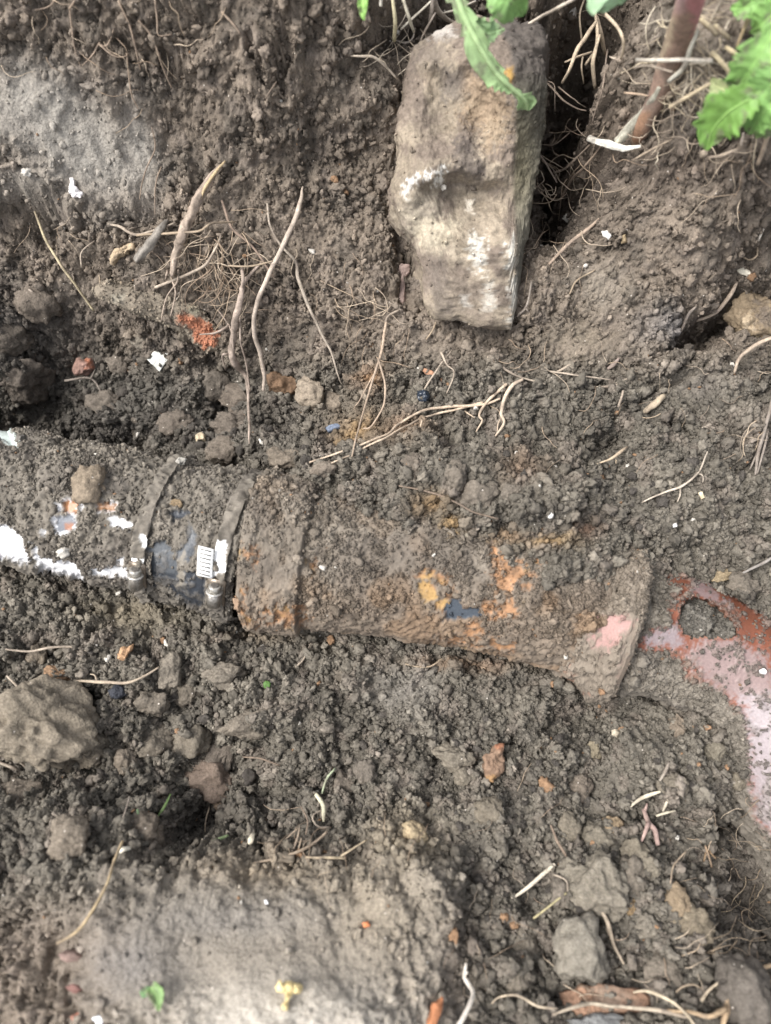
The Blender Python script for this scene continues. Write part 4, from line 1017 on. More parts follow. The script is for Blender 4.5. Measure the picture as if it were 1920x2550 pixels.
NEARW = [
 # window, u, v, ru, rv, spin deg, tint, label
 (3, 180, 450, 90, 78, 0, (.115, .10, .087), 'large rounded dark soil clod at the left, below the straw'),
 (3, 55, 600, 90, 72, 0, (.105, .093, .082), 'soil clod with a pale speck at the left edge'),
 (3, 100, 775, 135, 105, 10, (.088, .078, .07), 'big dark overhanging soil lump at the left edge above the hole'),
 (3, 470, 880, 85, 58, 0, (.125, .112, .10), 'flat angular soil clod in the hollow behind the pipe'),
 (3, 625, 605, 52, 42, 0, (.15, .137, .12), 'pale rounded clod directly above the white tile shard'),
 (3, 512, 715, 36, 46, 0, (.12, .107, .095), 'upright clod between pink brick fragment and tile shard'),
 (3, 765, 950, 70, 55, -10, (.12, .106, .094), 'smooth oval clod in the hollow left of the woody root'),
 (3, 590, 985, 42, 55, 0, (.105, .094, .083), 'knobbly upright clod at the back edge of the coupling'),
 (3, 1040, 850, 88, 60, 0, (.118, .103, .09), 'rounded clod split by the hanging woody root'),
 (3, 1035, 985, 115, 80, 0, (.112, .099, .088), 'wide smooth grey clod below the hanging woody root'),
 (3, 925, 790, 66, 62, 0, (.10, .09, .08), 'dark crumbly clod left of the woody root end'),
 (3, 1345, 835, 66, 62, -20, (.205, .178, .148), 'pale angular clod beside the rotten bark scrap'),
 (3, 1435, 870, 48, 58, 15, (.185, .16, .134), 'pale grey broken clod leaning on the angular one'),
 (5, 960, 112, 66, 62, 0, (.125, .11, .096), 'round knobbly clod resting above the coupling'),
 (5, 1225, 140, 80, 50, 10, (.135, .118, .10), 'wide speckled clod above the iron socket'),
 (5, 1400, 190, 55, 34, -8, (.135, .118, .102), 'small flat clod above the iron pipe'),
 (5, 400, 255, 78, 84, 0, (.175, .148, .118), 'tan soil lump stuck on top of the white pipe'),
 (5, 760, 338, 30, 22, 0, (.18, .14, .095), 'small tan clod stuck on the rubber coupling'),
 (6, 392, 308, 78, 72, 0, (.125, .112, .098), 'large angular clod behind the rusty barrel'),
 (6, 300, 215, 55, 60, 0, (.118, .106, .093), 'crumbly clod behind the large angular one'),
 (6, 120, 195, 55, 70, 0, (.12, .106, .093), 'dark clod below the pale branching root'),
 (6, 1440, 650, 55, 34, -8, (.20, .165, .115), 'tan flat clod beside the clay bend'),
 (6, 1540, 680, 70, 50, 0, (.12, .108, .094), 'grey clod above the clay bend rim'),
 (6, 545, 290, 40, 36, 0, (.12, .108, .095), 'small knobbly clod right of the large angular one'),
 (7, 150, 455, 235, 185, 22, (.165, .147, .122), 'biggest pale soil clod at the left below the pipes'),
 (7, 330, 500, 160, 110, 12, (.150, .133, .111), 'tapering right end of a huge left clod'),
 (7, 80, 690, 125, 62, 8, (.125, .11, .095), 'low dark clod under the biggest left clod'),
 (7, 155, 150, 40, 75, 0, (.155, .135, .112), 'upright finger-shaped clod at the left'),
 (7, 255, 212, 62, 40, 10, (.20, .135, .09), 'reddish brown clod by the finger-shaped one'),
 (7, 740, 190, 50, 72, 0, (.16, .146, .127), 'tall pale clod at the end of a thin root'),
 (7, 965, 212, 98, 52, 0, (.145, .132, .115), 'oblong grey clod below the iron socket'),
 (7, 655, 325, 66, 66, 0, (.128, .115, .10), 'crumbly clod left of the tall pale one'),
 (7, 800, 280, 56, 60, 0, (.13, .117, .10), 'crumbly clod below the tall pale one'),
 (7, 655, 500, 88, 72, 0, (.13, .117, .10), 'broad knobbly clod right of the biggest left clod'),
 (7, 830, 490, 84, 66, 0, (.14, .127, .108), 'round pitted clod at the centre left'),
 (7, 1075, 420, 100, 66, -8, (.145, .13, .112), 'flat wide clod above the brown triangular one'),
 (7, 955, 560, 56, 105, 14, (.12, .106, .094), 'long ridge-shaped clod leaning upward'),
 (7, 925, 655, 110, 88, 0, (.145, .117, .10), 'brown triangular clod pointing left'),
 (7, 948, 768, 36, 42, 0, (.17, .136, .108), 'small tan clod under the brown triangular one'),
 (7, 548, 580, 44, 52, 0, (.135, .118, .10), 'small oval clod at the tip of the biggest one'),
 (7, 620, 880, 84, 72, 0, (.14, .122, .104), 'crumbly clod at the left rim of the dark hollow'),
 (7, 300, 910, 90, 80, 0, (.15, .132, .112), 'broad mound-like clod on the near left bank'),
 (7, 1480, 215, 50, 42, 0, (.12, .108, .094), 'lone knobbly clod in the middle of the floor'),
 (7, 1480, 680, 50, 56, 0, (.115, .102, .09), 'dark clod right of the pale shoot'),
 (7, 1580, 630, 48, 56, 0, (.115, .104, .093), 'grey clod at the edge of a small pit'),
 (8, 285, 560, 86, 50, 8, (.148, .135, .115), 'oblong pale clod left of the rust flake'),
 (8, 340, 645, 48, 42, 0, (.13, .118, .10), 'squarish clod below the oblong pale one'),
 (8, 440, 790, 64, 58, 0, (.14, .126, .105), 'round pale clod below the rust flake'),
 (8, 30, 655, 38, 36, 0, (.145, .135, .122), 'smooth grey clod at the floor centre'),
 (8, 820, 700, 62, 72, 0, (.14, .122, .105), 'brownish clod in the crumbly floor right of centre'),
 (8, 790, 880, 50, 62, 0, (.135, .122, .102), 'upright clod beside a thin root on the right floor'),
 (8, 930, 915, 78, 66, 25, (.135, .124, .105), 'angular clod overhanging a dark gap on the right'),
 (8, 975, 855, 48, 34, 10, (.19, .15, .105), 'tan clod on top of the overhanging one'),
 (8, 1085, 970, 60, 50, 0, (.14, .127, .105), 'knobbly clod below the pink root'),
 (8, 1150, 1045, 42, 40, 0, (.14, .128, .107), 'small round clod below the knobbly one'),
 (8, 128, 905, 58, 50, 0, (.30, .25, .175), 'beige clay clod on the corner of the ledge'),
 (8, 1422, 535, 40, 52, 0, (.13, .12, .10), 'upright clod near the clay bend lower edge'),
 (8, 1265, 440, 40, 52, 0, (.155, .132, .11), 'brownish upright clod right of the cream pebble'),
 (8, 1240, 685, 60, 50, 0, (.13, .118, .10), 'rounded clod by the straw pieces'),
 (8, 1520, 665, 42, 36, 0, (.14, .127, .105), 'small rounded clod near the right edge'),
 (8, 900, 535, 34, 48, 0, (.16, .142, .108), 'tan pitted clod below the cream pebble'),
 (10, 905, 430, 138, 118, 30, (.148, .137, .118), 'largest grey clod in the lower right'),
 (10, 850, 735, 112, 128, 0, (.165, .156, .138), 'large pale grey clod above the brick fragment'),
 (10, 1070, 400, 62, 74, 0, (.12, .108, .094), 'dark clod right of the largest lower clod'),
 (10, 1200, 820, 84, 76, 0, (.13, .117, .102), 'round clod above the tan root'),
 (10, 1015, 825, 50, 46, 0, (.145, .134, .117), 'squarish pale clod at the root tip'),
 (10, 560, 830, 52, 60, 0, (.13, .118, .102), 'crumbly clod right of the white root'),
 (10, 1330, 620, 84, 72, 0, (.16, .14, .11), 'tan broad clod in the lower right'),
 (10, 1265, 510, 54, 60, 0, (.17, .137, .10), 'rusty tan clod above the broad one'),
 (10, 1050, 530, 36, 34, 0, (.21, .155, .095), 'small ochre clod right of the largest lower clod'),
 (10, 760, 470, 50, 72, 0, (.125, .113, .10), 'upright clod left of the largest lower clod'),
 (10, 600, 700, 50, 70, 0, (.13, .118, .102), 'narrow clod left of the pale grey one'),
 (10, 1560, 900, 120, 140, 0, (.095, .087, .08), 'dark grey clod in the bottom right corner'),
 (10, 1130, 620, 50, 44, 0, (.145, .134, .117), 'small pale clod left of the tan broad one'),
 (10, 1350, 780, 56, 48, 0, (.11, .10, .09), 'dark clod above the curling tan root'),
]
for i_, (w, u, v, ru, rv, spin, tc_, lab) in enumerate(NEARW):
    (uu, vv), = px(w, [(u, v)])
    s_ = ZW[w][2]
    p, n_, d = cast(uu, vv)
    n_ = np.mean([cast(uu + a, vv + b)[1] for a in (-25, 0, 25) for b in (-25, 0, 25)], 0)
    n_ = n_ - d * .8
    a, b = ru * s_ * mpp(p), rv * s_ * mpp(p)
    P, F, T_ = lumpy(5 if max(a, b) > .022 else 4, 500 + i_, np.array(tc_) * np.array([1.12, 1.07, .99]), (a * 1.08, b * 1.08, .72 * min(a, b) + .12 * max(a, b)))
    Rm = orient(n_, 0)
    c_, s2 = math.cos(-RAD(spin)), math.sin(-RAD(spin))
    Rm = Rm @ np.array([[c_, -s2, 0], [s2, c_, 0], [0, 0, 1]])
    o = link('soil_clod', mesh_from('soil_clod', P @ Rm.T, F, M_SOIL, T_), label=lab, cat='soil clod', group='large soil clods in the trench')
    o.location = p + (n_ / np.linalg.norm(n_)) * (-.28 if i_ < 3 else .10) * min(a, b)

# medium clods, hard to tell apart, lying in distinct parts of the trench
protos = []
for q in range(10):
    tcol = C(.125, .111, .097) * RNG.uniform(.8, 1.18)
    P, F, T_ = lumpy(3, 700 + q, tcol, (1, RNG.uniform(.7, 1), RNG.uniform(.6, .85)))
    protos.append(mesh_from('clod', P, F, M_SOIL, T_))
ZONES = [
 ((230, 880), (470, 1120), 26, 'small dark soil clod loose in the hollow behind the coupling', 'clods in the hollow behind the coupling'),
 ((470, 960), (800, 1180), 26, 'small soil clod between the hanging woody root and the iron socket', 'clods above the iron socket'),
 ((1080, 1130), (1880, 1330), 30, 'small grey soil clod in the crumbs behind the rusty barrel and clay bend', 'clods behind the barrel and bend'),
 ((180, 1600), (760, 1960), 46, 'small soil clod among the big clods left below the pipes', 'clods left below the pipes'),
 ((780, 1780), (1480, 2080), 54, 'small soil clod in the crumbly middle of the trench floor', 'clods in the middle of the floor'),
 ((1480, 1800), (1790, 2030), 18, 'small soil clod in the crumbs left of the clay bend tail', 'clods left of the clay bend tail'),
 ((1180, 2120), (1800, 2480), 48, 'small soil clod in the loose heap at the lower right', 'clods in the lower right heap'),
]
REF = [(px(w, [(u, v)])[0], lab) for (w, u, v, ru, rv, spin, tc_, lab) in NEARW if len(lab.split()) <= 11]
REF += [((395, 895), 'square white tile shard'), ((1236, 1900), 'rust brown flake'), ((310, 1625), 'bright orange clay chip'), ((1370, 1282), 'round white pebble'), ((1680, 1310), 'small white pebble'), ((1530, 1825), 'cream pebble'), ((750, 1930), 'cream shoot'), ((1330, 2190), 'straight cream stick'), ((1610, 2070), 'knobbly pink root'), ((1605, 1990), 'cream straw on the right floor'), ((290, 1722), 'black charcoal lump'), ((700, 960), 'dark rotten bark scrap'), ((1590, 1640), 'clay collar'), ((680, 1350), 'iron socket'), ((1700, 1230), 'white branching rootlet')]
taken = set()
def name_spot(u, v):
    """describe a clod by the nearest thing one can find and the side of it on which the clod lies"""
    for (ru, rv), lab in sorted(REF, key=lambda q: math.hypot(q[0][0] - u, q[0][1] - v)):
        du, dv = u - ru, v - rv
        side = ('just right of' if du > 0 else 'just left of') if abs(du) > 1.6 * abs(dv) else ('just below' if dv > 0 else 'just above') if abs(dv) > 1.6 * abs(du) else ('below and ' if dv > 0 else 'above and ') + ('right of' if du > 0 else 'left of')
        t_ = 'small clod %s the %s' % (side, lab)
        if len(t_.split()) <= 16 and t_ not in taken:
            taken.add(t_); return t_
for (a, b, n_c, lab, grp) in ZONES:
    for q in range(n_c):
        uu, vv = RNG.uniform(a[0], b[0]), RNG.uniform(a[1], b[1])
        p, n_, d = cast(uu, vv)
        r_ = (6.5 + 15 * RNG.random() ** 2.4) * mpp(p)
        o = link('soil_clod', protos[RNG.integers(10)], label=name_spot(uu, vv), cat='soil clod', group=grp)
        o.location = p + n_ * r_ * .25
        o.scale = (r_, r_, r_)
        o.rotation_euler = RNG.uniform(0, 6.28, 3)

# ------------------------------------------------------------------ loose crumbs (nobody could count them)
def crumb_shapes(sub, n, seed):
    out = []
    for q in range(n):
        P, F, _ = lumpy(sub, seed + q, (1, 1, 1), (1.15, RNG.uniform(.65, 1), RNG.uniform(.55, .9)), 1.0, (.48, .95))
        out.append((P, F))
    return out
def sample(n, on_things=1.0):
    """points on the soil-bearing surfaces, weighted by area and crumbliness"""
    w_all, packs = [], []
    for q_, (V, F, d, t) in enumerate(SURF):
        c = V[F[:, 0]]
        area = .5 * np.linalg.norm(np.cross(V[F[:, 2]] - c, V[F[:, 1]] - c), axis=1) * 2
        w = area * d[F].mean(1) * (1 if q_ == 0 else on_things)
        keep = np.where(w > 1e-14)[0]
        packs.append(keep); w_all.append(w[keep])
    tot = np.array([w.sum() for w in w_all]); tot /= tot.sum()
    pos, nor, tin = [], [], []
    for (V, F, d, t), keep, w, f in zip(SURF, packs, w_all, tot):
        m_ = int(round(n * f))
        if m_ == 0: continue
        fi = keep[RNG.choice(len(keep), m_, p=w / w.sum())]
        a, b = RNG.random(m_)[:, None], RNG.random(m_)[:, None]
        q = V[F[fi]]
        p = (q[:, 0] * (1 - a) + q[:, 1] * a) * (1 - b) + (q[:, 3] * (1 - a) + q[:, 2] * a) * b
        nn = np.cross(q[:, 1] - q[:, 0], q[:, 3] - q[:, 0]); nn /= np.linalg.norm(nn, axis=1, keepdims=True) + 1e-15
        nn = np.where((nn @ FWD)[:, None] > 0, -nn, nn)
        pos.append(p); nor.append(nn); tin.append(t[F[fi, 0]])
    return np.vstack(pos), np.vstack(nor), np.vstack(tin)
def rand_rot(n):
    q = RNG.normal(size=(n, 4)); q /= np.linalg.norm(q, axis=1, keepdims=True)
    w, x, y, z = q.T
    return np.stack([1 - 2 * (y * y + z * z), 2 * (x * y - z * w), 2 * (x * z + y * w), 2 * (x * y + z * w), 1 - 2 * (x * x + z * z), 2 * (y * z - x * w), 2 * (x * z - y * w), 2 * (y * z + x * w), 1 - 2 * (x * x + y * y)], 1).reshape(n, 3, 3)
def crumbs(name, label, n, lo, hi, sub, nshape, seed, pw, sink, on_things=1.0):
    """one object of strewn crumbs: points carrying size, turn and colour, a crumb instanced on each"""
    lib = bpy.data.collections.new(name + '_shapes')
    for k_, (P, F) in enumerate(crumb_shapes(sub, nshape, seed)):
        lib.objects.link(bpy.data.objects.new('crumb_shape', mesh_from('crumb_shape', P, F, M_CRUMB, smooth_shade=(sub > 2))))
    pos, nor, tin = sample(n, on_things)
    n = len(pos)
    r = lo + (hi - lo) * RNG.random(n) ** pw
    pos = pos + nor * (r * sink)[:, None]
    odd = RNG.random(n)
    tin = tin * np.exp(RNG.normal(0.03, .19, n))[:, None]
    tin[odd > .9978] = (.50, .47, .42)
    tin[(odd > .9935) & (odd <= .9978)] = (.24, .15, .09)
    me = bpy.data.meshes.new(name)
    me.vertices.add(n); me.vertices.foreach_set('co', pos.astype(np.float32).ravel())
    c = np.ones((n, 4), np.float32); c[:, :3] = np.clip(tin, 0, 1)
    me.attributes.new('tint', 'FLOAT_COLOR', 'POINT').data.foreach_set('color', c.ravel())
    me.attributes.new('size', 'FLOAT', 'POINT').data.foreach_set('value', r.astype(np.float32))
    me.attributes.new('turn', 'FLOAT_VECTOR', 'POINT').data.foreach_set('vector', RNG.uniform(0, 6.283, (n, 3)).astype(np.float32).ravel())
    me.attributes.new('pick', 'INT', 'POINT').data.foreach_set('value', RNG.integers(0, nshape, n).astype(np.int32))
    o = link(name, me, label=label, cat='soil crumbs', kind='stuff')
    ng = bpy.data.node_groups.new(name, 'GeometryNodeTree')
    ng.interface.new_socket('Geometry', in_out='INPUT', socket_type='NodeSocketGeometry')
    ng.interface.new_socket('Geometry', in_out='OUTPUT', socket_type='NodeSocketGeometry')
    N, L = ng.nodes, ng.links
    gi, go = N.new('NodeGroupInput'), N.new('NodeGroupOutput')
    ip = N.new('GeometryNodeInstanceOnPoints'); ci = N.new('GeometryNodeCollectionInfo')
    ci.inputs['Collection'].default_value = lib
    ci.inputs['Separate Children'].default_value = True; ci.inputs['Reset Children'].default_value = True
    def attr(nm, ty):
        a_ = N.new('GeometryNodeInputNamedAttribute'); a_.data_type = ty; a_.inputs['Name'].default_value = nm
        return [x for x in a_.outputs if x.enabled][0]
    ip.inputs['Pick Instance'].default_value = True
    L.new(gi.outputs[0], ip.inputs['Points']); L.new(ci.outputs[0], ip.inputs['Instance'])
    L.new(attr('pick', 'INT'), ip.inputs['Instance Index'])
    e2r = N.new('FunctionNodeEulerToRotation'); L.new(attr('turn', 'FLOAT_VECTOR'), e2r.inputs[0]); L.new(e2r.outputs[0], ip.inputs['Rotation'])
    L.new(attr('size', 'FLOAT'), ip.inputs['Scale'])
    L.new(ip.outputs[0], go.inputs[0])
    md = o.modifiers.new('strew', 'NODES'); md.node_group = ng
    return o
crumbs('fine_crumbs', 'fine soil crumbs strewn over trench and pipes', 190000, .0006, .0017, 2, 8, 900, 1.3, .25, 2.2)
crumbs('coarse_crumbs', 'coarse soil crumbs strewn over trench and pipes', 43000, .0016, .0038, 2, 8, 920, 2.0, .3, .5)
crumbs('soil_lumps', 'small soil lumps strewn over trench floor and pipes', 5600, .0034, .0068, 3, 8, 940, 2.0, .3, .12)


# ------------------------------------------------------------------ roots, straw and stems
def tube_mesh(P, R_, nth, tint, seed, flat=1.0, wob=.12, tip=True):
    n_ = len(P)
    t = np.gradient(P, axis=0); t /= np.linalg.norm(t, axis=1, keepdims=True) + 1e-12
    vd = np.array([P[i] - CAM for i in range(n_)]); vd /= np.linalg.norm(vd, axis=1, keepdims=True)
    s = np.cross(t, vd); s /= np.linalg.norm(s, axis=1, keepdims=True) + 1e-9
    nn = np.cross(s, t)
    th = np.linspace(0, 2 * math.pi, nth, endpoint=False)
    rr = R_[:, None] * (1 + wob * noise2(np.arange(n_)[:, None] / 3.0 + np.cos(th)[None] * .8, np.sin(th)[None] * .8 + seed + 0 * np.arange(n_)[:, None], seed))
    V = P[:, None] + rr[..., None] * (np.cos(th)[None, :, None] * s[:, None] + flat * np.sin(th)[None, :, None] * nn[:, None])
    V = V.reshape(-1, 3)
    F = grid_faces(n_, nth, True)
    V = np.vstack([V, P[0], P[-1]])
    j = np.arange(nth)
    tri = np.vstack([np.c_[np.full(nth, len(V) - 2), (j + 1) % nth, j], np.c_[np.full(nth, len(V) - 1), (n_ - 1) * nth + j, (n_ - 1) * nth + (j + 1) % nth]])
    if wob > .05 and R_.max() > .0022:
        ct = np.vstack([np.repeat(P, nth, 0), P[:1], P[-1:]])
        along = np.r_[np.repeat(np.arange(n_), nth), 0, n_ - 1] / 9.0
        rad = V - ct
        rl = np.linalg.norm(rad, axis=1, keepdims=True) + 1e-9
        streak = noise3(np.c_[rad / rl * 2.2, along[:, None]][:, [0, 1, 3]] + rad[:, 2:] / rl * 2.2, seed)
        V = V + rad * (.16 * streak + .22 * fbm3(V / .006, seed + 8, 3))[:, None]
        tint = np.asarray(tint) * (1 + .38 * streak)[:, None]
    T_ = np.asarray(tint) * (1 + .25 * fbm3(V / .005, seed, 3))[:, None]
    dirt = smooth(.1, .6, fbm3(V / .011, seed + 4, 3))[:, None] * .55
    T_ = T_ * (1 - dirt) + C(.15, .12, .097) * dirt
    return V, [F, tri], T_

PALE, TAN, BROWN, GREY, WHITE, STRAW = (.36, .302, .24), (.29, .23, .165), (.19, .145, .11), (.215, .185, .158), (.58, .53, .45), (.45, .38, .25)
rid_ = [0]
def rod(w, pts, r, tint, lift=(3, 3, 3), n=None, flat=1.0, jit=1.0, name='root', z=None):
    """pts in window pixels, r in window pixels (start, end), lift in mm above what lies behind"""
    rid_[0] += 1
    Q = np.array(px(w, pts)); s_ = ZW[w][2]
    L = np.r_[0, np.cumsum(np.hypot(*np.diff(Q, axis=0).T))]
    n = n or max(8, int(L[-1] / (9 if max(r) * s_ < 9 else 4)))
    Q2 = catmull(Q, n)
    f = np.linspace(0, 1, n)
    q = rid_[0] * 7.3
    nj = L[-1] / 9
    jx = jit * 2.2 * noise2(f * nj / 5 + q, 0 * f + q, 5) + jit * 3.5 * noise2(f * nj / 14 + q, 0 * f + q, 6); jy = jit * 2.2 * noise2(f * nj / 5 + q, 0 * f - q, 7) + jit * 3.5 * noise2(f * nj / 14 + q, 0 * f - q, 8)
    lf = np.interp(f, np.linspace(0, 1, len(lift)), lift) / 1000
    D_ = ray(Q2[:, 0] + jx, Q2[:, 1] + jy)
    if z is None:
        dist = np.array([np.linalg.norm(cast(a, b)[0] - CAM) for a, b in zip(Q2[:, 0] + jx, Q2[:, 1] + jy)])
        # a root bridges small pits: stay near the locally highest ground
        pad = np.pad(dist, 6, mode='edge')
        mn = np.array([pad[i:i + 13].min() for i in range(n)])
        dist = np.minimum(dist, mn + .004)
        ker = np.ones(7) / 7
        dist = np.convolve(np.pad(dist, 3, mode='edge'), ker, 'valid') - lf
    else:
        zz = np.interp(f, np.linspace(0, 1, len(z)), z)
        dist = (zz - CAM[2]) / D_[:, 2]
    P = CAM + D_ * dist[:, None]
    if w in (3, 4, 6, 7, 8, 9, 10, 11): r = [.82 * q_ for q_ in r]
    rr = np.interp(f, np.linspace(0, 1, len(r)), r) * s_ * np.array([mpp(p) for p in P])
    return tube_mesh(P, rr, 8 if max(r) * s_ < 9 else 22, tint, rid_[0] + 40, flat, .12 * jit)

def root(label, w, pts, r=(5, 4), tint=PALE, lift=(3, 3, 3), branches=(), name='root', cat='root', group=None, mat=None, **kw):
    V, F, T_ = rod(w, pts, r, tint, lift, **kw)
    c = V.mean(0)
    o = link(name, mesh_from(name, V - c, F, mat or M_ROOT, T_), label=label, cat=cat, group=group)
    o.location = c
    for (bp, br) in branches:
        V, F, T_ = rod(w, bp, br, tint, lift, **kw)
        link('branch', mesh_from('branch', V - c, F, mat or M_ROOT, T_), o)
    return o

G1 = 'roots hanging from the far wall'
root('thick torn brown root with a yellow split end on the left wall', 3, [(950, -150), (900, -80), (850, 10), (800, 120), (762, 220), (740, 330)], (10, 22, 26, 24, 22, 12), (.31, .25, .20), (6, 14, 20, 16, 14, 12), group=G1,
     branches=[([(745, 320), (760, 380), (750, 450), (735, 500)], (6, 3)), ([(725, 300), (715, 340)], (8, 3)), ([(770, 300), (765, 360), (720, 420), (695, 520)], (5, 3))])
root('pale torn wood lying in the split of the thick brown root', 1, [(975, 695), (930, 750), (890, 810), (868, 860)], (4, 7, 8, 3), (.40, .31, .19), (9, 13, 18, 20), name='wood_splinter', cat='wood')
root('short grey root stub with a cut end left of the torn root', 3, [(722, 85), (690, 130), (630, 210), (590, 262)], (12, 24, 26, 20), (.21, .19, .165), (6, 12, 16, 14), group=G1)
root('long pale wavy root hanging in front of the left wall', 3, [(1310, -60), (1302, 0), (1270, 90), (1210, 210), (1160, 320), (1112, 450), (1100, 560), (1122, 660), (1140, 760), (1142, 822)], (5, 13, 13, 12, 12, 12, 8), (.40, .335, .275), (4, 12, 22, 28, 26, 20, 14), group=G1)
root('woody forked brown root dangling in front of the clods', 3, [(1130, 270), (1060, 350), (1042, 420), (1018, 520), (1005, 620), (1003, 690), (1060, 760), (1072, 850), (1080, 950), (1078, 1050)], (6, 12, 15, 17, 18, 18, 12, 8, 8, 4), (.29, .235, .195), (8, 18, 22, 20, 14, 12, 10), group=G1,
     branches=[([(1035, 480), (1040, 600), (1060, 700), (1080, 820)], (6, 4)), ([(1045, 290), (1050, 360), (1040, 430)], (9, 10)), ([(1000, 660), (965, 665), (975, 730)], (9, 3)), ([(1000, 540), (930, 570), (860, 580)], (9, 3)), ([(1010, 690), (1000, 560), (940, 470)], (6, 3))])
root('long grey root right of the pale wavy root', 3, [(1158, 10), (1170, 100), (1210, 190), (1280, 270), (1292, 340), (1330, 450), (1385, 560), (1432, 660), (1460, 760), (1478, 792)], (5, 6, 6, 8, 10, 9, 7, 6, 4, 3), (.31, .265, .215), (4, 8, 12, 12, 8, 5), group=G1)
root('yellowish straw leaning over the left ledge', 3, [(150, 45), (190, 150), (250, 260), (330, 370), (405, 475)], (6, 7, 7, 6), STRAW, (4, 12, 14, 8), name='straw', cat='straw', jit=.6)
root('thin pale root behind the grey stub', 3, [(465, 105), (520, 112), (580, 142), (660, 130), (760, 95)], (6, 8, 8, 5), PALE, (3, 6, 8), group=G1)
root('thin pale root crossing the thick torn root', 3, [(590, 150), (720, 140), (860, 130), (920, 95), (1015, 92)], (6, 7, 6, 5), TAN, (3, 10, 26, 10), group=G1)
root('pale root crossing low in front of the torn root', 3, [(672, 372), (760, 340), (830, 310), (890, 270), (930, 210), (960, 150)], (8, 8, 7, 5), PALE, (6, 10, 14, 8), group=G1)
root('dark thin root running down to the wavy root', 3, [(960, 0), (985, 80), (1012, 132), (1090, 200), (1180, 330)], (7, 7, 6, 5), (.24, .18, .14), (5, 8, 10), group=G1)
root('thin horizontal rootlet crossing the woody root', 3, [(990, 280), (1080, 285), (1180, 262)], (5, 5, 4), TAN, (12, 22, 30), group=G1)
root('branching thin root hanging beside the rusty soil', 3, [(1672, 520), (1650, 650), (1600, 800), (1560, 950), (1522, 1110)], (7, 8, 6, 5, 4), (.36, .28, .21), (5, 14, 14, 8), branches=[([(1640, 690), (1666, 800), (1655, 890), (1610, 975), (1570, 985)], (6, 4)), ([(1620, 740), (1560, 860), (1530, 900)], (4, 2))])
root('tiny curled rootlet in the left ledge hole', 3, [(350, 285), (355, 220), (410, 172)], (4, 4), PALE, (4, 6, 4))
root('small Y-shaped rootlet beside the pink brick fragment', 3, [(275, 778), (390, 768), (440, 838)], (6, 6, 4), GREY, (5, 6, 5), branches=[([(390, 768), (410, 730)], (5, 3))])
root('thin rootlet hanging below the large clod at the ledge', 3, [(430, 320), (435, 380), (445, 430)], (4, 4), TAN, (3, 6, 4))
root('thin rootlet hanging over the caked brick', 3, [(525, 345), (540, 400), (550, 470)], (5, 4), TAN, (6, 8, 6))
root('pale rootlet curving beside the dark stub of the stone', 4, [(0, 540), (10, 500), (60, 475)], (7, 6), PALE, (3, 5, 3))
root('short pale rootlet below the stone corner', 4, [(175, 600), (205, 560), (222, 525)], (5, 4), TAN, (3, 4, 3))
root('pale branching root lying over the soil above the barrel', 4, [(-330, 1130), (-150, 1070), (0, 1010), (60, 962), (160, 912), (290, 890), (400, 882), (500, 858)], (4, 5, 6, 7, 8, 8, 6), (.50, .40, .30), (3, 5, 6, 6, 4),
     branches=[([(-250, 1140), (0, 1025), (150, 942), (300, 902), (420, 868)], (4, 7)), ([(525, 792), (440, 862), (405, 920), (415, 950), (390, 1000)], (9, 4)), ([(345, 910), (390, 940)], (5, 3)), ([(160, 950), (145, 995)], (4, 2))])
root('forked whitish root ending above the crumbs', 4, [(595, 768), (545, 800), (512, 860), (500, 920), (513, 960), (475, 1020)], (7, 11, 10, 9, 7, 4), (.48, .39, .30), (3, 6, 5), branches=[([(505, 930), (485, 960), (480, 1000)], (6, 3))])
root('thin tan root above the forked whitish root', 4, [(442, 670), (520, 730), (590, 765), (690, 792)], (7, 7, 5, 4), PALE, (3, 5, 4))
root('long thin straight rootlet below the stone', 4, [(690, 735), (800, 750), (970, 772)], (5, 5, 3), PALE, (3, 4, 3), jit=.5)
root('short pale twig below the stone', 4, [(738, 742), (780, 715), (816, 688)], (6, 8, 6), PALE, (3, 5, 3))
root('small crossed twig right of centre wall', 4, [(905, 802), (980, 800), (1050, 785)], (6, 7, 4), PALE, (3, 5, 3), branches=[([(975, 820), (1000, 785), (1040, 770)], (6, 4))])
root('short upright pale twig right of centre wall', 4, [(1008, 892), (1018, 855), (1026, 822)], (7, 6), PALE, (3, 5, 3))
root('straight tan stick below the stone gap', 4, [(708, 275), (790, 190), (860, 135), (922, 78)], (7, 10, 10, 6), (.36, .28, .215), (3, 6, 3), jit=.6, name='stick', cat='stick')
root('pale root bridging the right hollow', 4, [(1345, 522), (1430, 482), (1490, 412), (1522, 350)], (8, 10, 12, 7), (.36, .29, .225), (4, 12, 4))
root('pale root reaching from the ochre stone', 4, [(1505, 748), (1530, 682), (1600, 622), (1680, 590)], (7, 9, 11, 10), (.40, .32, .245), (5, 14, 10))
root('short grey root at the left rim of the right hollow', 4, [(1278, 565), (1310, 490), (1342, 455)], (8, 9, 6), GREY, (4, 7, 3))
root('stubby cream root end in the right wall', 4, [(1120, 912), (1160, 880), (1205, 842)], (14, 18, 12), (.40, .33, .24), (4, 7, 3))
root('thin rootlet crossing beside the orange leaf', 4, [(165, 815), (222, 735), (290, 640)], (5, 5, 4), PALE, (5, 8, 5), branches=[([(240, 655), (270, 710), (300, 745), (265, 832)], (6, 3))])
root('white straw piece at the right edge', 4, [(1610, 172), (1645, 92)], (7, 6), WHITE, (4, 6, 4), name='straw', cat='straw', jit=.3)
root('curled tan rootlet at the right edge', 4, [(1535, 240), (1570, 258), (1603, 240), (1608, 200)], (4, 5, 4), TAN, (3, 5, 3))
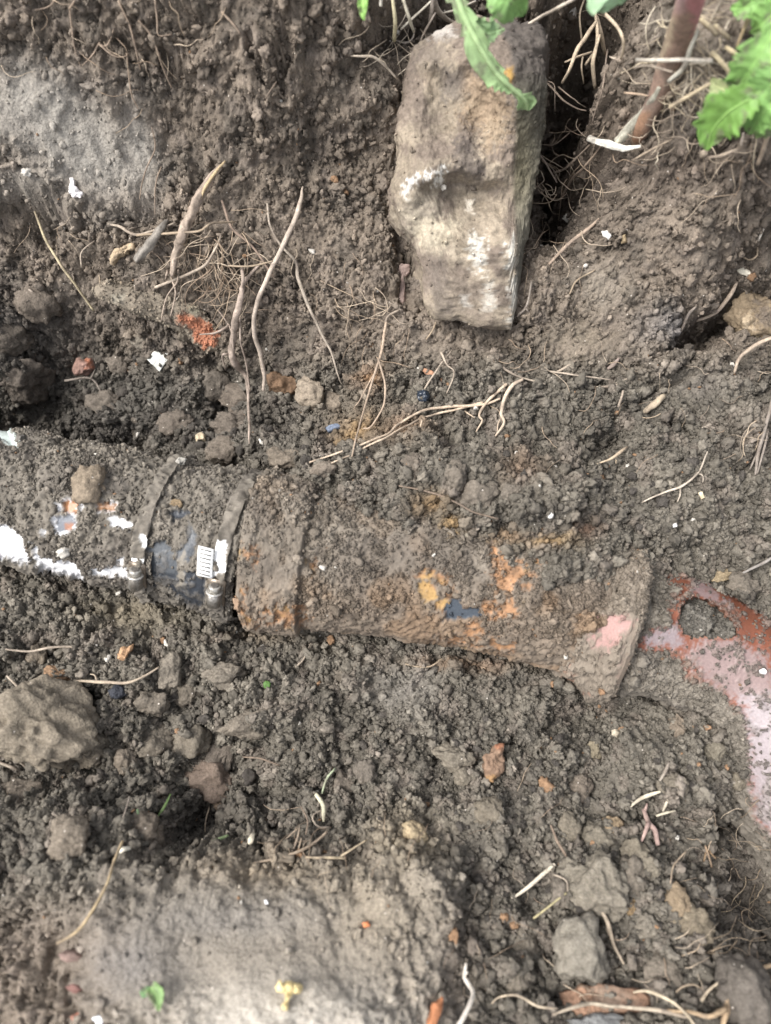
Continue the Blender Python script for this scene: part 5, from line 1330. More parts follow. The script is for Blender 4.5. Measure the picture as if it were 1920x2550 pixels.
root('stubby pinkish twig right of centre wall', 4, [(960, 728), (985, 708), (1012, 680)], (8, 12, 7), (.30, .24, .21), (3, 6, 3))
root('thin root beside the lower tip of the stone', 4, [(568, 502), (610, 455), (632, 350)], (6, 6, 4), GREY, (5, 8, 6), branches=[([(600, 460), (615, 480)], (5, 3))])
root('frayed root bundle hanging at the right edge', 6, [(1600, 212), (1615, 120), (1640, 20), (1668, -110)], (6, 10, 10, 8), GREY, (6, 10, 8), branches=[([(1575, 190), (1610, 110), (1640, 20)], (5, 6)), ([(1610, 205), (1632, 120), (1650, 20)], (5, 6))])
root('thin rootlets in the soil right of the stone', 4, [(790, 405), (825, 345), (905, 300)], (4, 5, 3), TAN, (3, 4, 3))
root('white branching rootlet on the right bank', 6, [(1108, 332), (1200, 292), (1280, 262), (1350, 200), (1392, 108)], (3, 5, 6, 5, 3), (.50, .43, .35), (3, 6, 6, 4), branches=[([(1280, 262), (1280, 300), (1268, 332)], (5, 3)), ([(1345, 200), (1370, 215), (1372, 245)], (4, 2))])
root('pale forked rootlet in the crumbs above the pebbles', 6, [(915, 166), (970, 142), (1010, 115), (1042, 92)], (4, 6, 9, 6), (.44, .35, .25), (3, 5, 3), branches=[([(1000, 125), (995, 160)], (7, 3))])
root('grey twig at the right edge above the clay bend', 6, [(1540, 640), (1620, 600), (1690, 560)], (6, 8, 8), (.25, .23, .21), (5, 8, 6), name='twig', cat='twig')
root('thin brown root along the back of the barrel', 6, [(60, 262), (140, 275), (230, 300), (320, 340), (400, 380), (490, 402)], (4, 5, 5, 4), BROWN, (3, 4, 3))
root('thin pale root in the soil below the barrel', 6, [(85, 1028), (180, 1040), (245, 1008)], (4, 5, 4), TAN, (3, 4, 3))
root('pale root lying across the left clods', 7, [(18, 98), (120, 106), (220, 90), (330, 90), (376, 106)], (5, 6, 7, 6, 4), PALE, (4, 7, 5))
root('pale root ending at the tall pale clod', 7, [(325, 232), (420, 240), (520, 246), (600, 230), (692, 178)], (6, 9, 8, 7, 5), (.40, .33, .25), (5, 8, 4), branches=[([(420, 238), (410, 212), (390, 205)], (5, 3))])
root('short pale root on the biggest left clod', 7, [(30, 214), (75, 258), (118, 302)], (5, 6, 4), PALE, (4, 5, 3))
root('pale roots under the biggest left clod', 7, [(-20, 580), (40, 605), (80, 622)], (7, 8, 6), PALE, (5, 7, 4), branches=[([(50, 560), (90, 590), (115, 610)], (8, 5))])
root('slender pale green shoot curving upward', 7, [(1446, 612), (1412, 655), (1392, 722)], (5, 7, 5), (.33, .37, .25), (8, 10, 6), name='shoot', cat='shoot', mat=M_ROOT)
root('thick cream shoot in the trench floor', 7, [(1366, 726), (1396, 770), (1400, 812), (1400, 850)], (10, 12, 12, 6), (.55, .52, .38), (8, 10, 6), name='shoot', cat='shoot')
root('curled thin root round the cream shoot', 7, [(1425, 868), (1375, 866), (1348, 830), (1362, 802), (1390, 790)], (5, 5, 5, 4), PALE, (5, 9, 6))
root('tan root along the far edge of the ledge', 7, [(1095, 1026), (1250, 990), (1350, 940), (1412, 880)], (5, 8, 8, 6), (.34, .27, .20), (4, 6, 5), branches=[([(1260, 995), (1285, 930), (1300, 865)], (7, 5)), ([(1190, 955), (1250, 905), (1290, 872)], (5, 4)), ([(1280, 990), (1305, 915)], (5, 4))])
root('pale straight root on the corner of the ledge', 7, [(1318, 994), (1400, 996), (1494, 1000)], (5, 8, 6), (.44, .36, .25), (3, 5, 3), branches=[([(1470, 995), (1530, 960), (1592, 920)], (7, 4))])
root('thin root above the ledge corner', 7, [(1300, 780), (1330, 840), (1320, 900)], (4, 4, 3), BROWN, (4, 6, 4))
root('long tan straw curving down the near left bank', 9, [(530, 250), (492, 340), (462, 440), (402, 550), (332, 640), (248, 692)], (7, 7, 7, 8, 8, 6), (.40, .31, .19), (6, 9, 10, 6), name='straw', cat='straw', jit=.5)
root('green grass blade at the dark hollow', 7, [(738, 722), (712, 775), (676, 832)], (4, 8, 5), (.20, .30, .11), (8, 10, 6), name='grass_blade', cat='grass blade', flat=.35, jit=.4, mat=M_LEAF)
root('tiny green blade left of the dark hollow', 7, [(594, 788), (598, 810), (604, 832)], (6, 7, 4), (.26, .36, .20), (6, 7, 5), name='grass_blade', cat='grass blade', flat=.35, mat=M_LEAF)
root('pale green blade lying in the dark hollow', 7, [(912, 932), (945, 918), (985, 902)], (5, 9, 6), (.30, .38, .20), (6, 8, 6), name='grass_blade', cat='grass blade', flat=.35, mat=M_LEAF)
root('cream husk at the right end of the dark hollow', 7, [(1070, 945), (1082, 920), (1090, 895)], (9, 17, 8), (.60, .54, .42), (5, 8, 5), name='husk', cat='husk', flat=.5)
root('cream curled husk on the near left bank', 7, [(515, 975), (535, 962), (562, 958)], (10, 13, 8), (.62, .58, .48), (5, 7, 5), name='husk', cat='husk', flat=.5)
root('fine rootlet dangling over the dark hollow', 7, [(905, 780), (892, 840), (890, 892)], (5, 4, 3), TAN, (5, 12, 12))
root('thin dark rootlet left of the dark hollow', 7, [(560, 735), (545, 790), (525, 850)], (4, 4, 4), GREY, (4, 6, 4))
root('thin pale rootlet on the floor below the socket', 7, [(1278, 172), (1310, 146), (1330, 110), (1346, 68)], (6, 5, 4, 3), PALE, (3, 5, 4))
root('thin horizontal rootlet right of the brown clod', 7, [(1050, 565), (1130, 572), (1210, 600)], (4, 5, 3), BROWN, (4, 6, 3))
root('straight cream stick in the lower right crumbs', 10, [(545, 498), (612, 452), (680, 395), (734, 350)], (6, 10, 11, 10), (.56, .50, .40), (5, 8, 6), name='stick', cat='stick', jit=.5)
root('thin olive stick beside the straight cream one', 10, [(640, 586), (710, 530), (782, 472)], (6, 6, 5), (.33, .29, .17), (5, 7, 5), name='stick', cat='stick', jit=.4)
root('bent white rootlet between the two lower sticks', 10, [(725, 395), (760, 405), (785, 425), (790, 465)], (4, 4, 4), PALE, (4, 6, 4))
root('white crooked root standing at the bottom edge', 10, [(346, 778), (338, 832), (352, 862), (378, 905), (362, 960), (312, 1060)], (8, 10, 13, 12, 12, 14), (.60, .55, .48), (8, 12, 14, 16), branches=[([(345, 840), (358, 822)], (8, 6))])
root('tapering tan root in the lower right heap', 10, [(880, 505), (940, 570), (968, 640), (990, 700), (1032, 782)], (5, 11, 12, 9, 5), (.33, .27, .205), (5, 8, 6), branches=[([(945, 615), (965, 650), (985, 690)], (8, 5))])
root('thin brown root by the upright floor clod', 8, [(712, 855), (740, 925), (765, 965), (788, 1005)], (5, 8, 8, 6), BROWN, (5, 7, 5))
root('cream straw on the right floor', 8, [(1062, 778), (1100, 748), (1140, 730), (1188, 714)], (6, 9, 11, 6), (.58, .53, .41), (6, 9, 7), name='straw', cat='straw', flat=.5, jit=.4)
root('thin pale straw below the cream one', 8, [(1172, 818), (1210, 806), (1252, 796)], (6, 7, 4), (.48, .43, .33), (5, 7, 5), name='straw', cat='straw', jit=.4)
root('short pale straw right of the cream one', 8, [(1222, 748), (1210, 775), (1200, 798)], (6, 8, 5), (.46, .41, .32), (5, 7, 5), name='straw', cat='straw', jit=.4)
root('knobbly pink root standing in the right floor', 8, [(1112, 790), (1132, 850), (1160, 885), (1172, 945)], (11, 14, 15, 12), (.33, .235, .205), (5, 9, 6), branches=[([(1135, 850), (1120, 900), (1108, 935)], (12, 6)), ([(1120, 800), (1130, 765)], (9, 5))])
root('short grey twig above the cream straw', 8, [(1228, 592), (1210, 630), (1184, 668)], (7, 10, 6), (.34, .30, .25), (5, 7, 5), name='twig', cat='twig')
root('thin rootlet curving near the right bank', 8, [(1232, 1112), (1246, 1030), (1300, 972)], (4, 5, 4), TAN, (4, 6, 4))
root('brown root tuft below the small right cave', 8, [(1410, 1040), (1395, 985), (1385, 950)], (5, 7, 5), (.26, .18, .11), (5, 8, 6), branches=[([(1425, 1000), (1400, 975), (1390, 950)], (5, 4)), ([(1375, 1010), (1385, 970)], (4, 3))])
root('thick tan root coming in at the bottom right corner', 10, [(1690, 782), (1600, 812), (1530, 858), (1486, 910), (1474, 990), (1455, 1065)], (11, 12, 13, 15, 18, 9), (.34, .25, .16), (8, 16, 18, 12, 8), branches=[([(1475, 975), (1400, 1005), (1320, 992), (1220, 985)], (14, 8)), ([(1470, 1000), (1440, 985), (1425, 1000)], (14, 6))])
root('long pale root along the bottom right edge', 10, [(722, 1000), (830, 965), (900, 955), (960, 962), (1040, 970), (1200, 985), (1300, 1010)], (6, 10, 9, 9, 9, 11, 8), (.36, .305, .235), (8, 12, 12, 10))
root('thin pale root left of the brick fragment', 10, [(450, 962), (490, 925), (545, 914), (600, 930), (660, 968), (740, 976)], (4, 5, 7, 7, 7, 5), (.42, .35, .26), (5, 8, 8))
root('thin pale root crossing over the brick fragment', 10, [(1075, 905), (1130, 898), (1210, 930), (1290, 985), (1345, 1060)], (5, 8, 8, 7, 6), (.44, .37, .27), (8, 12, 10))
root('curving grey root above the thick tan root', 10, [(1362, 942), (1410, 885), (1470, 840), (1532, 738)], (9, 7, 6, 4), (.36, .30, .22), (8, 12, 6))
root('small looping rootlet left of the thick tan root', 10, [(1255, 905), (1280, 880), (1330, 870), (1370, 890)], (5, 5, 5, 4), TAN, (6, 10, 6))
G2 = 'thin rootlets on the bare upper wall'
WALL_LABELS = ['long rootlet slanting down the upper left wall', 'rootlet right of the long slanting one on the upper left wall', 'L-shaped rootlet at the top of the left wall', 'thin rootlet hanging below the long slanting one', 'thin vertical rootlet farthest left on the upper wall', 'short rootlet curving down left from the wall knot', 'short rootlet running right from the wall knot', 'short rootlet entering the wall knot from above', 'pale rootlet leading to the dark slit in the wall', 'S-shaped rootlet beside the scraped wall patch', 'thin rootlet just above the thick torn root', 'tiny rootlet below the dark slit in the wall', 'rootlet stub at the top edge of the left wall', 'faint rootlet in the top left corner of the wall']
for pts, r in [([(510, 0), (560, 120), (592, 250), (606, 312)], (9, 9, 6)), ([(600, 90), (660, 170), (700, 290), (742, 382)], (9, 9, 5)), ([(668, -10), (680, 80), (688, 152), (742, 150)], (8, 8, 5)), ([(548, 230), (568, 400), (596, 470)], (7, 6, 4)), ([(300, 40), (320, 200), (352, 292)], (6, 7, 4)),
               ([(432, 180), (402, 232), (360, 282)], (8, 7, 4)), ([(430, 188), (500, 240), (550, 238)], (8, 8, 5)), ([(490, 130), (460, 200), (430, 190)], (7, 7, 4)), ([(958, 48), (1005, 100), (1042, 150)], (11, 11, 7)), ([(655, 548), (668, 640), (622, 760), (600, 862)], (5, 6, 4)), ([(702, 722), (672, 800), (668, 922)], (6, 6, 4)), ([(1195, 350), (1150, 420)], (6, 4)), ([(300, 40), (330, -10)], (9, 8)), ([(150, 40), (210, 25), (240, -10)], (7, 6))]:
    root(WALL_LABELS.pop(0), 1, pts, tuple(.5 * q for q in r), (.265, .205, .155), (3, 4, 3), group=G2)
root('crooked pale root poking from the wall left of the stone', 11, [(-70, 392), (0, 395), (80, 400), (160, 460), (245, 545)], (6, 11, 12, 11, 7), (.46, .39, .31), (5, 10, 6))
root('dark thin root hanging down the stone side', 11, [(1058, 768), (1100, 850), (1160, 970), (1250, 1100), (1352, 1262)], (9, 9, 9, 8, 6), (.22, .175, .14), (6, 10, 10), branches=[([(1160, 980), (1150, 1050), (1110, 1150)], (6, 3)), ([(1240, 1090), (1210, 1180), (1215, 1280)], (6, 3)), ([(1280, 1130), (1330, 1180), (1345, 1250)], (6, 3))])
root('thin forked root reaching into the dark gap', 11, [(1270, 560), (1340, 640), (1400, 700), (1480, 745), (1555, 766)], (9, 8, 8, 6, 4), (.24, .19, .15), (8, 20, 30), branches=[([(1360, 600), (1430, 660), (1495, 705)], (6, 4)), ([(1290, 560), (1335, 600), (1340, 770)], (6, 3))])
root('root running from the gap toward the white straw', 11, [(1325, 1192), (1400, 1170), (1470, 1110), (1580, 995)], (8, 9, 9, 7), (.24, .19, .145), (6, 10, 6))
root('second root below the one running to the straw', 11, [(1370, 1390), (1450, 1240), (1545, 1150), (1660, 1010)], (9, 10, 10, 8), (.26, .20, .15), (6, 10, 6))
root('thin rootlet stretched across the dark gap', 11, [(1250, 995), (1340, 1000), (1440, 915)], (5, 5, 4), BROWN, (6, 14, 10))
G3 = 'pale roots dangling over the dark gap'
for lab, pts, r, lf in [
    ('arching pale root dangling over the dark gap', [(200, -30), (280, 60), (370, 150), (460, 260), (492, 380), (470, 470)], (14, 15, 14, 12, 8), (60, 60, 40, 20)), ('longest pale root dangling into the dark gap', [(275, 160), (200, 270), (130, 380), (70, 530), (0, 665)], (12, 17, 17, 14, 10), (60, 70, 80, 70)),
    ('short thick pale root end over the dark gap', [(270, 130), (300, 260), (342, 432)], (14, 19, 14), (50, 50, 30)), ('hooked pale root over the dark gap', [(262, 60), (285, 250), (270, 400), (182, 522)], (10, 14, 14, 10), (60, 60, 50, 40)), ('straight pale root over the dark gap with a blunt end', [(300, 280), (260, 430), (245, 560), (262, 705)], (10, 16, 17, 14), (55, 60, 50, 40)),
    ('thin pale rootlet slanting across the dangling roots', [(20, 490), (110, 450), (245, 415)], (7, 10, 9), (70, 70, 60)), ('thin dark rootlet hanging right of the dangling roots', [(360, 400), (325, 700), (235, 982)], (7, 7, 5), (30, 30, 20)), ('short rootlet left of the dangling roots', [(165, 450), (155, 550), (170, 665)], (7, 7, 4), (60, 60, 50)), ('twisted thin root at the top of the dark gap', [(175, 0), (140, 120), (155, 300), (140, 350)], (8, 8, 8, 5), (60, 60, 50))]:
    root(lab, 12, pts, r, (.50, .41, .30) if 'dark' not in lab.split()[1] else (.24, .19, .15), lf, group=G3)

# reddish woody stem and dry straw at the grassy rim
root('thick reddish brown woody stem rising at the upper right', 12, [(590, 1165), (650, 1000), (760, 780), (850, 520), (950, 250), (1040, -40), (1130, -330)], (58, 66, 76, 90, 105, 112, 116), (.29, .20, .155), z=(.165, .198, .222, .245, .275, .31, .345), n=80, name='woody_stem', cat='stem', jit=.35)
stemp = [o for o in COL.objects if o.name == 'woody_stem'][0]
V, F, T_ = rod(12, [(880, 60), (905, 30), (930, -30)], (10, 14, 14), (.55, .45, .34), (3, 3, 3), z=(.30, .305, .315))
a_ = stemp.data.attributes['tint']
buf = np.zeros(len(stemp.data.vertices) * 4, np.float32); a_.data.foreach_get('color', buf); buf = buf.reshape(-1, 4)
co = np.zeros(len(stemp.data.vertices) * 3, np.float32); stemp.data.vertices.foreach_get('co', co); co = co.reshape(-1, 3) + np.array(stemp.location)
us, vs, _ = to_px(co.astype(float))
for (poly, col_, f, j, s) in [(px(12, [(980, -60), (1200, -60), (1100, 230), (1040, 260), (1060, 120), (980, 60)]), (.46, .20, .21), 8, 12, .8), (px(12, [(860, 160), (900, 130), (880, 300), (800, 480), (760, 560), (790, 400)]), (.52, .43, .30), 6, 8, .75), (px(12, [(560, 900), (700, 900), (640, 1160), (540, 1160)]), (.30, .17, .10), 10, 8, .7), (px(12, [(900, -60), (1000, -60), (980, 80), (900, 110)]), (.45, .30, .30), 10, 10, .6)]:
    m_ = s * expo_mask(us, vs, [poly], 17, f, j)
    buf[:, :3] = buf[:, :3] * (1 - m_[:, None]) + np.array(col_) * m_[:, None]
a_.data.foreach_set('color', buf.ravel())
G4 = 'dry straws at the grassy rim'
DRY = [
 ('long white straw lying across the reddish stem', [(590, 475), (900, 478), (1200, 487)], (12, 13, 17), WHITE, (25, 75, 40)), ('thin tan straw under the long white one', [(580, 542), (680, 524), (780, 545), (880, 572)], (8, 10, 6), PALE, (15, 40, 50)),
 ('broken white straw end at the foot of the stem', [(215, 1108), (350, 1150), (480, 1180), (625, 1168)], (24, 30, 26, 10), (.78, .75, .66), (10, 16, 14)), ('flat grey blade along the right of the stem', [(845, 655), (960, 550), (1020, 400), (1085, 240)], (16, 20, 18, 12), (.40, .38, .32), (45, 40, 40)),
 ('grey fibrous blade along the left of the stem foot', [(440, 1140), (560, 1000), (680, 860), (770, 700)], (30, 36, 30, 16), (.40, .38, .31), (10, 16, 22)), ('tan straw pointing down left below the leaves', [(850, 862), (1000, 770), (1130, 700), (1250, 640)], (16, 15, 13), (.46, .38, .26), (16, 22, 26)),
 ('yellow straw bit high beside the stem', [(1100, 150), (1170, 210), (1235, 280)], (16, 20, 16), STRAW, (22, 26, 22)), ('yellow straw bit right of the highest one', [(1215, 195), (1275, 250), (1335, 305)], (14, 18, 14), STRAW, (20, 26, 22)), ('yellow straw below the straw bits by the leaves', [(1195, 415), (1280, 510), (1365, 615)], (16, 20, 12), STRAW, (22, 26, 22)),
 ('cream straw bit nearest the large leaves', [(1305, 375), (1360, 410), (1418, 455)], (14, 18, 14), (.56, .47, .30), (20, 24, 20)), ('long tan straw curving under the leaves', [(1490, 150), (1440, 250), (1390, 380)], (16, 14, 10), (.42, .33, .2), (22, 24, 20)), ('greyish straw lying behind the stem top', [(1280, -10), (1220, 100), (1190, 200)], (12, 12, 8), (.32, .28, .22), (15, 15, 12)),
 ('tan straw hanging below the lowest leaf', [(1170, 1260), (1280, 1240), (1400, 1190)], (8, 14, 10), (.38, .31, .24), (10, 14, 10)), ('long brown stalk hanging at the right edge', [(1560, 1310), (1610, 1180), (1666, 1000), (1720, 820)], (16, 18, 16, 14), (.36, .29, .22), (12, 22, 30)), ('grey stalk between leaf tip and right edge', [(1425, 1160), (1435, 1110), (1445, 1060)], (10, 12, 10), (.34, .29, .24), (14, 16, 18)),
 ('pale root tip beside the leaf point', [(1120, 1250), (1135, 1225), (1155, 1195)], (34, 30, 14), (.50, .42, .32), (12, 16, 14)), ('small twig at the stem foot on the right', [(560, 1280), (700, 1200), (880, 1110)], (6, 9, 8), (.30, .24, .18), (8, 10, 8)), ('thin rootlet crossing the stem middle', [(495, 742), (600, 750), (690, 765)], (7, 9, 5), (.44, .33, .24), (12, 20, 24)),
 ('thin twig tip right of the stem middle', [(820, 775), (860, 735), (895, 760)], (7, 9, 6), (.40, .32, .24), (20, 26, 20)), ('short pale rootlet left of the stem', [(380, 450), (420, 465), (455, 460)], (6, 10, 6), PALE, (12, 16, 10))]
for lab, pts, r, tcol, lf in DRY:
    zz = {'long white': (.262, .288, .285), 'flat grey ': (.250, .262, .275, .285), 'thin tan s': (.245, .262, .268)}.get(lab[:10])
    root(lab, 12, pts, r, tcol, lf, name='straw', cat='straw', group=G4, jit=.6, flat=.7, z=zz)
for lab, pts, r, tcol, lf in [
    ('long pale grass stalk spanning the gap above the stone', [(880, 320), (970, 282), (1200, 140), (1330, 72), (1490, -20)], (7, 12, 13, 13), (.50, .44, .36), (40, 60, 100, 80)), ('cream stalk end hanging left of the stone top', [(228, 282), (232, 150), (215, -20)], (16, 17, 14), (.48, .43, .28), (20, 30, 30)), ('pale stalk hanging beside the cream stalk', [(362, 220), (330, 120), (290, -10)], (12, 15, 13), (.46, .42, .33), (20, 30, 30)),
    ('pale thick rootstock at the top of the stone', [(640, 160), (560, 110), (515, 50), (500, -20)], (14, 22, 26, 24), (.38, .33, .27), (16, 26, 30)), ('grey rootstock left of the thick one', [(470, 160), (485, 80), (490, -20)], (12, 18, 18), (.36, .31, .26), (14, 20, 24)), ('slanting pale stalk left of the rootstock', [(270, 205), (350, 130), (480, 10)], (8, 10, 8), (.50, .46, .38), (20, 26, 30)),
    ('looped grey root at the stone shoulder', [(240, 280), (310, 296), (358, 260), (375, 190)], (7, 9, 9, 6), (.30, .26, .22), (10, 14, 12)), ('slim stalk crossing the rootstocks', [(400, 300), (450, 190), (510, 90)], (8, 10, 8), (.34, .29, .24), (14, 20, 22)), ('pale twig at the top centre', [(560, 95), (660, 70), (790, 10)], (8, 10, 8), (.40, .36, .30), (26, 30, 30)), ('white stalk tip at the top left of the stone', [(132, 40), (136, -20)], (14, 14), (.60, .56, .48), (25, 25))]:
    root(lab, 11, pts, r, tcol, lf, name='stalk', cat='stalk', group='stalks and rootstocks above the stone', jit=.5)

# fine root hairs that nobody could count
Vh, Fq, Ft, Th, oh = [], [], [], [], 0
def hair(uv0, ang, L_, r, tcol, lift):
    global oh
    q = [uv0]; a = ang
    for _ in range(5):
        a += random.gauss(0, .38)
        q.append((q[-1][0] + math.cos(a) * L_ / 5, q[-1][1] + math.sin(a) * L_ / 5))
    V, F, T_ = rod(0, q, (r, r * .5), tcol, lift, n=14, jit=.8)
    Vh.append(V); Fq.append(F[0] + oh); Ft.append(F[1] + oh); Th.append(T_); oh += len(V)
def tuft(u, v, su, sv, n_, ang, spread, Lr, r=1.7, lift=(3, 8, 5), cols=((.36, .28, .20), (.28, .21, .15), (.44, .36, .27))):
    for _ in range(n_):
        hair((random.gauss(u, su), random.gauss(v, sv)), RAD(ang + random.gauss(0, spread)), random.uniform(*Lr), r * random.uniform(.38, .85), random.choice(cols), lift)
tuft(535, 630, 40, 30, 46, 85, 35, (60, 170), 1.8, (4, 14, 8))
tuft(560, 700, 40, 50, 26, 80, 40, (50, 130), 1.6, (6, 16, 8))
tuft(440, 600, 60, 30, 18, 20, 60, (50, 120), 1.7)
tuft(850, 720, 60, 60, 16, 70, 40, (50, 140), 1.6)
tuft(930, 780, 50, 50, 12, 110, 50, (50, 120), 1.6)
tuft(1330, 400, 30, 60, 16, 70, 40, (40, 110), 1.6, (5, 16, 10))
tuft(1450, 380, 40, 60, 16, 110, 40, (50, 130), 1.6, (5, 14, 8))
tuft(1400, 560, 50, 70, 16, 110, 30, (40, 110), 1.5)
tuft(1720, 150, 70, 90, 110, 100, 60, (40, 140), 2.4, (8, 20, 10), ((.46, .39, .28), (.38, .32, .24), (.52, .46, .36)))
tuft(1700, 260, 70, 50, 34, 130, 50, (40, 120), 2.2, (6, 14, 8), ((.40, .33, .25), (.32, .26, .2)))
tuft(1850, 420, 60, 50, 16, 110, 30, (50, 130), 2.0, (5, 12, 8))
tuft(1880, 2250, 40, 120, 34, 100, 60, (40, 120), 1.6, (4, 10, 6), ((.22, .17, .12), (.30, .24, .17)))
tuft(1780, 2100, 40, 60, 14, 90, 50, (30, 90), 1.5)
tuft(820, 2080, 70, 40, 16, 150, 50, (40, 110), 1.5)
tuft(1600, 2420, 160, 60, 20, 10, 60, (50, 140), 1.8, (5, 10, 6))
tuft(1200, 2250, 80, 150, 16, 80, 50, (40, 120), 1.4)
tuft(300, 130, 160, 80, 20, 75, 30, (40, 120), 1.8)
tuft(1700, 1000, 160, 100, 16, 120, 50, (30, 80), 1.4)
tuft(1350, 930, 120, 60, 16, 10, 60, (30, 90), 1.5)
tuft(130, 560, 30, 30, 6, 70, 30, (40, 90), 1.6)
tuft(1020, 90, 60, 30, 22, 100, 40, (50, 120), 2.0, (10, 20, 14), ((.38, .33, .26), (.30, .25, .19)))
tuft(1890, 1010, 20, 60, 8, 100, 30, (50, 110), 1.6)
link('root_hairs', mesh_from('root_hairs', np.vstack(Vh), [np.vstack(Fq), np.vstack(Ft)], M_ROOT, np.vstack(Th)), label='fine root hairs clinging to the trench walls', cat='root hairs', kind='stuff')


# ------------------------------------------------------------------ weeds at the rim
def leaf_mesh(w, mid, left, right, z, tint, cup=.25, wave=.4, seed=0, n=48, m=9, teeth=0.0, vein=(.0, .0, .0)):
    """mid: midrib points; left/right: half widths in window pixels along it; z: heights (m) along it"""
    Q = np.array(px(w, mid)); s_ = ZW[w][2]
    Q = catmull(Q, n); f = np.linspace(0, 1, n)
    zz = np.interp(f, np.linspace(0, 1, len(z)), z)
    P = at_z(Q[:, 0], Q[:, 1], zz)
    t = np.gradient(P, axis=0); t /= np.linalg.norm(t, axis=1, keepdims=True)
    vd = P - CAM; vd /= np.linalg.norm(vd, axis=1, keepdims=True)
    s = np.cross(t, vd); s /= np.linalg.norm(s, axis=1, keepdims=True)
    nn = np.cross(s, t); nn = np.where((nn @ FWD)[:, None] > 0, -nn, nn)
    k_ = np.array([mpp(p) for p in P]) * s_
    l = np.interp(f, np.linspace(0, 1, len(left)), left) * k_; r = np.interp(f, np.linspace(0, 1, len(right)), right) * k_
    saw = 1 + teeth * (np.mod(f * 9 + 1.6 * noise2(f * 5 + seed, 0 * f, 3), 1) - .5) + .12 * noise2(f * 11 + seed, 0 * f + 3, 9)
    saw2 = 1 + teeth * (np.mod(f * 8 + 1.6 * noise2(f * 5 + seed, 0 * f + 9, 4), 1) - .5) + .12 * noise2(f * 11 + seed, 0 * f + 7, 9)
    g = np.linspace(-1, 1, 2 * m + 1)
    X_ = np.where(g < 0, g[None] * (l * saw)[:, None], g[None] * (r * saw2)[:, None])
    H_ = cup * np.abs(X_) + wave * .006 * noise2(f[:, None] * 7 + seed, g[None] * 1.6 + 0 * f[:, None], seed) * np.abs(g)[None]
    H_ = H_ - .0006 * np.exp(-(g / .07) ** 2)[None] + .0008 * np.abs(np.sin(f[:, None] * 26 - np.abs(g)[None] * 4)) * np.abs(g)[None]
    V = P[:, None] + X_[..., None] * s[:, None] + H_[..., None] * nn[:, None]
    top = V.reshape(-1, 3); bot = (V - .0005 * nn[:, None]).reshape(-1, 3)
    nc = len(g); F1 = grid_faces(n, nc); F2 = F1[:, ::-1] + len(top)
    edge = []
    nt_ = len(top)
    for i in range(n - 1):
        for c_ in (0, nc - 1): edge.append((i * nc + c_, (i + 1) * nc + c_, (i + 1) * nc + c_ + nt_, i * nc + c_ + nt_))
    VV = np.vstack([top, bot])
    vein_m = np.exp(-(g / .06) ** 2)[None] + .45 * smooth(.86, 1, np.abs(np.sin(f[:, None] * 26 - np.abs(g)[None] * 4)))
    vein_m = np.clip(vein_m, 0, 1) * np.ones((n, nc))
    T_ = np.asarray(tint) * (1 + .22 * noise2(f[:, None] * 5 + seed, g[None] * 2 + 0 * f[:, None], seed + 3)[..., None] * np.ones(3))
    T_ = T_ + (np.asarray(tint) * 1.4 + .04 - T_) * (.6 * vein_m)[..., None]
    T_ = T_.reshape(-1, 3)
    spot = smooth(.35, .6, fbm3(top / .006, seed + 51, 3))[:, None] * .6
    T_ = T_ * (1 - spot) + C(.20, .175, .135) * spot
    TT = np.vstack([T_, T_ * 1.05])
    return VV, [F1, F2, np.array(edge)], TT, P, k_

def leaf(label, w, mid, left, right, z, tint, parent=None, stem=(8, 5), **kw):
    V, F, T_, P, k_ = leaf_mesh(w, mid, left, right, z, tint, **kw)
    c = V.mean(0)
    root_ = parent
    if parent is None:
        root_ = link('weed_leaf', None, label=label, cat='leaf', group='green weed leaves at the rim'); root_.location = c
    base = np.array(root_.location)
    link('leaf_blade', mesh_from('leaf_blade', V - base, F, M_LEAF, T_), root_)
    rr = np.interp(np.linspace(0, 1, len(P)), [0, 1], stem) * k_
    V, F, T_ = tube_mesh(P + 0 * P, rr, 8, C(*tint) * 1.25 + C(.06, .05, .04), 5, 1.0, .05)
    T_ = np.tile(C(*tint) * 1.25 + C(.06, .05, .04), (len(V), 1))
    link('midrib', mesh_from('midrib', V - base, F, M_LEAF, T_), root_)
    return root_
LG, MG = (.36, .50, .25), (.19, .35, .085)
leaf('long lobed pale green leaf hanging over the stone', 11, [(640, -120), (690, 60), (800, 290), (930, 500), (1040, 610), (1130, 690), (1150, 755)], (60, 70, 60, 40, 95, 100, 115, 90, 60, 30, 35, 90, 70, 12), (40, 40, 50, 60, 80, 50, 40, 45, 20, 18, 22, 60, 55, 10), (.285, .275, .262, .245, .235, .225, .215), LG, cup=-.12, seed=2, teeth=.55, n=90, stem=(22, 12))
leaf('ragged side lobe of pale leaf with a bright tip', 11, [(740, 100), (800, 160), (870, 230), (930, 220), (990, 200)], (10, 60, 70, 30, 10), (10, 40, 100, 70, 8), (.268, .262, .257, .256, .258), (.32, .47, .24), cup=.1, seed=5, teeth=.5, stem=(8, 5))
leaf('broad green leaf cut by the top edge', 11, [(900, -140), (980, -60), (1040, 10), (1100, 60), (1120, 105)], (70, 140, 150, 70, 5), (60, 130, 110, 50, 5), (.30, .30, .295, .285, .28), (.27, .46, .16), cup=.1, seed=7, teeth=.15)
leaf('small green leaf at the top edge left of the stone', 11, [(60, -120), (20, -40), (10, 60), (15, 140)], (30, 40, 36, 6), (20, 30, 30, 6), (.28, .275, .27, .265), (.33, .55, .16), cup=.2, seed=9)
leaf('pale green leaf edge at the top right of the gap', 12, [(300, -190), (440, -90), (450, -20), (470, 30)], (160, 250, 230, 10), (160, 260, 230, 10), (.31, .31, .305, .30), (.36, .52, .32), cup=.05, seed=11)
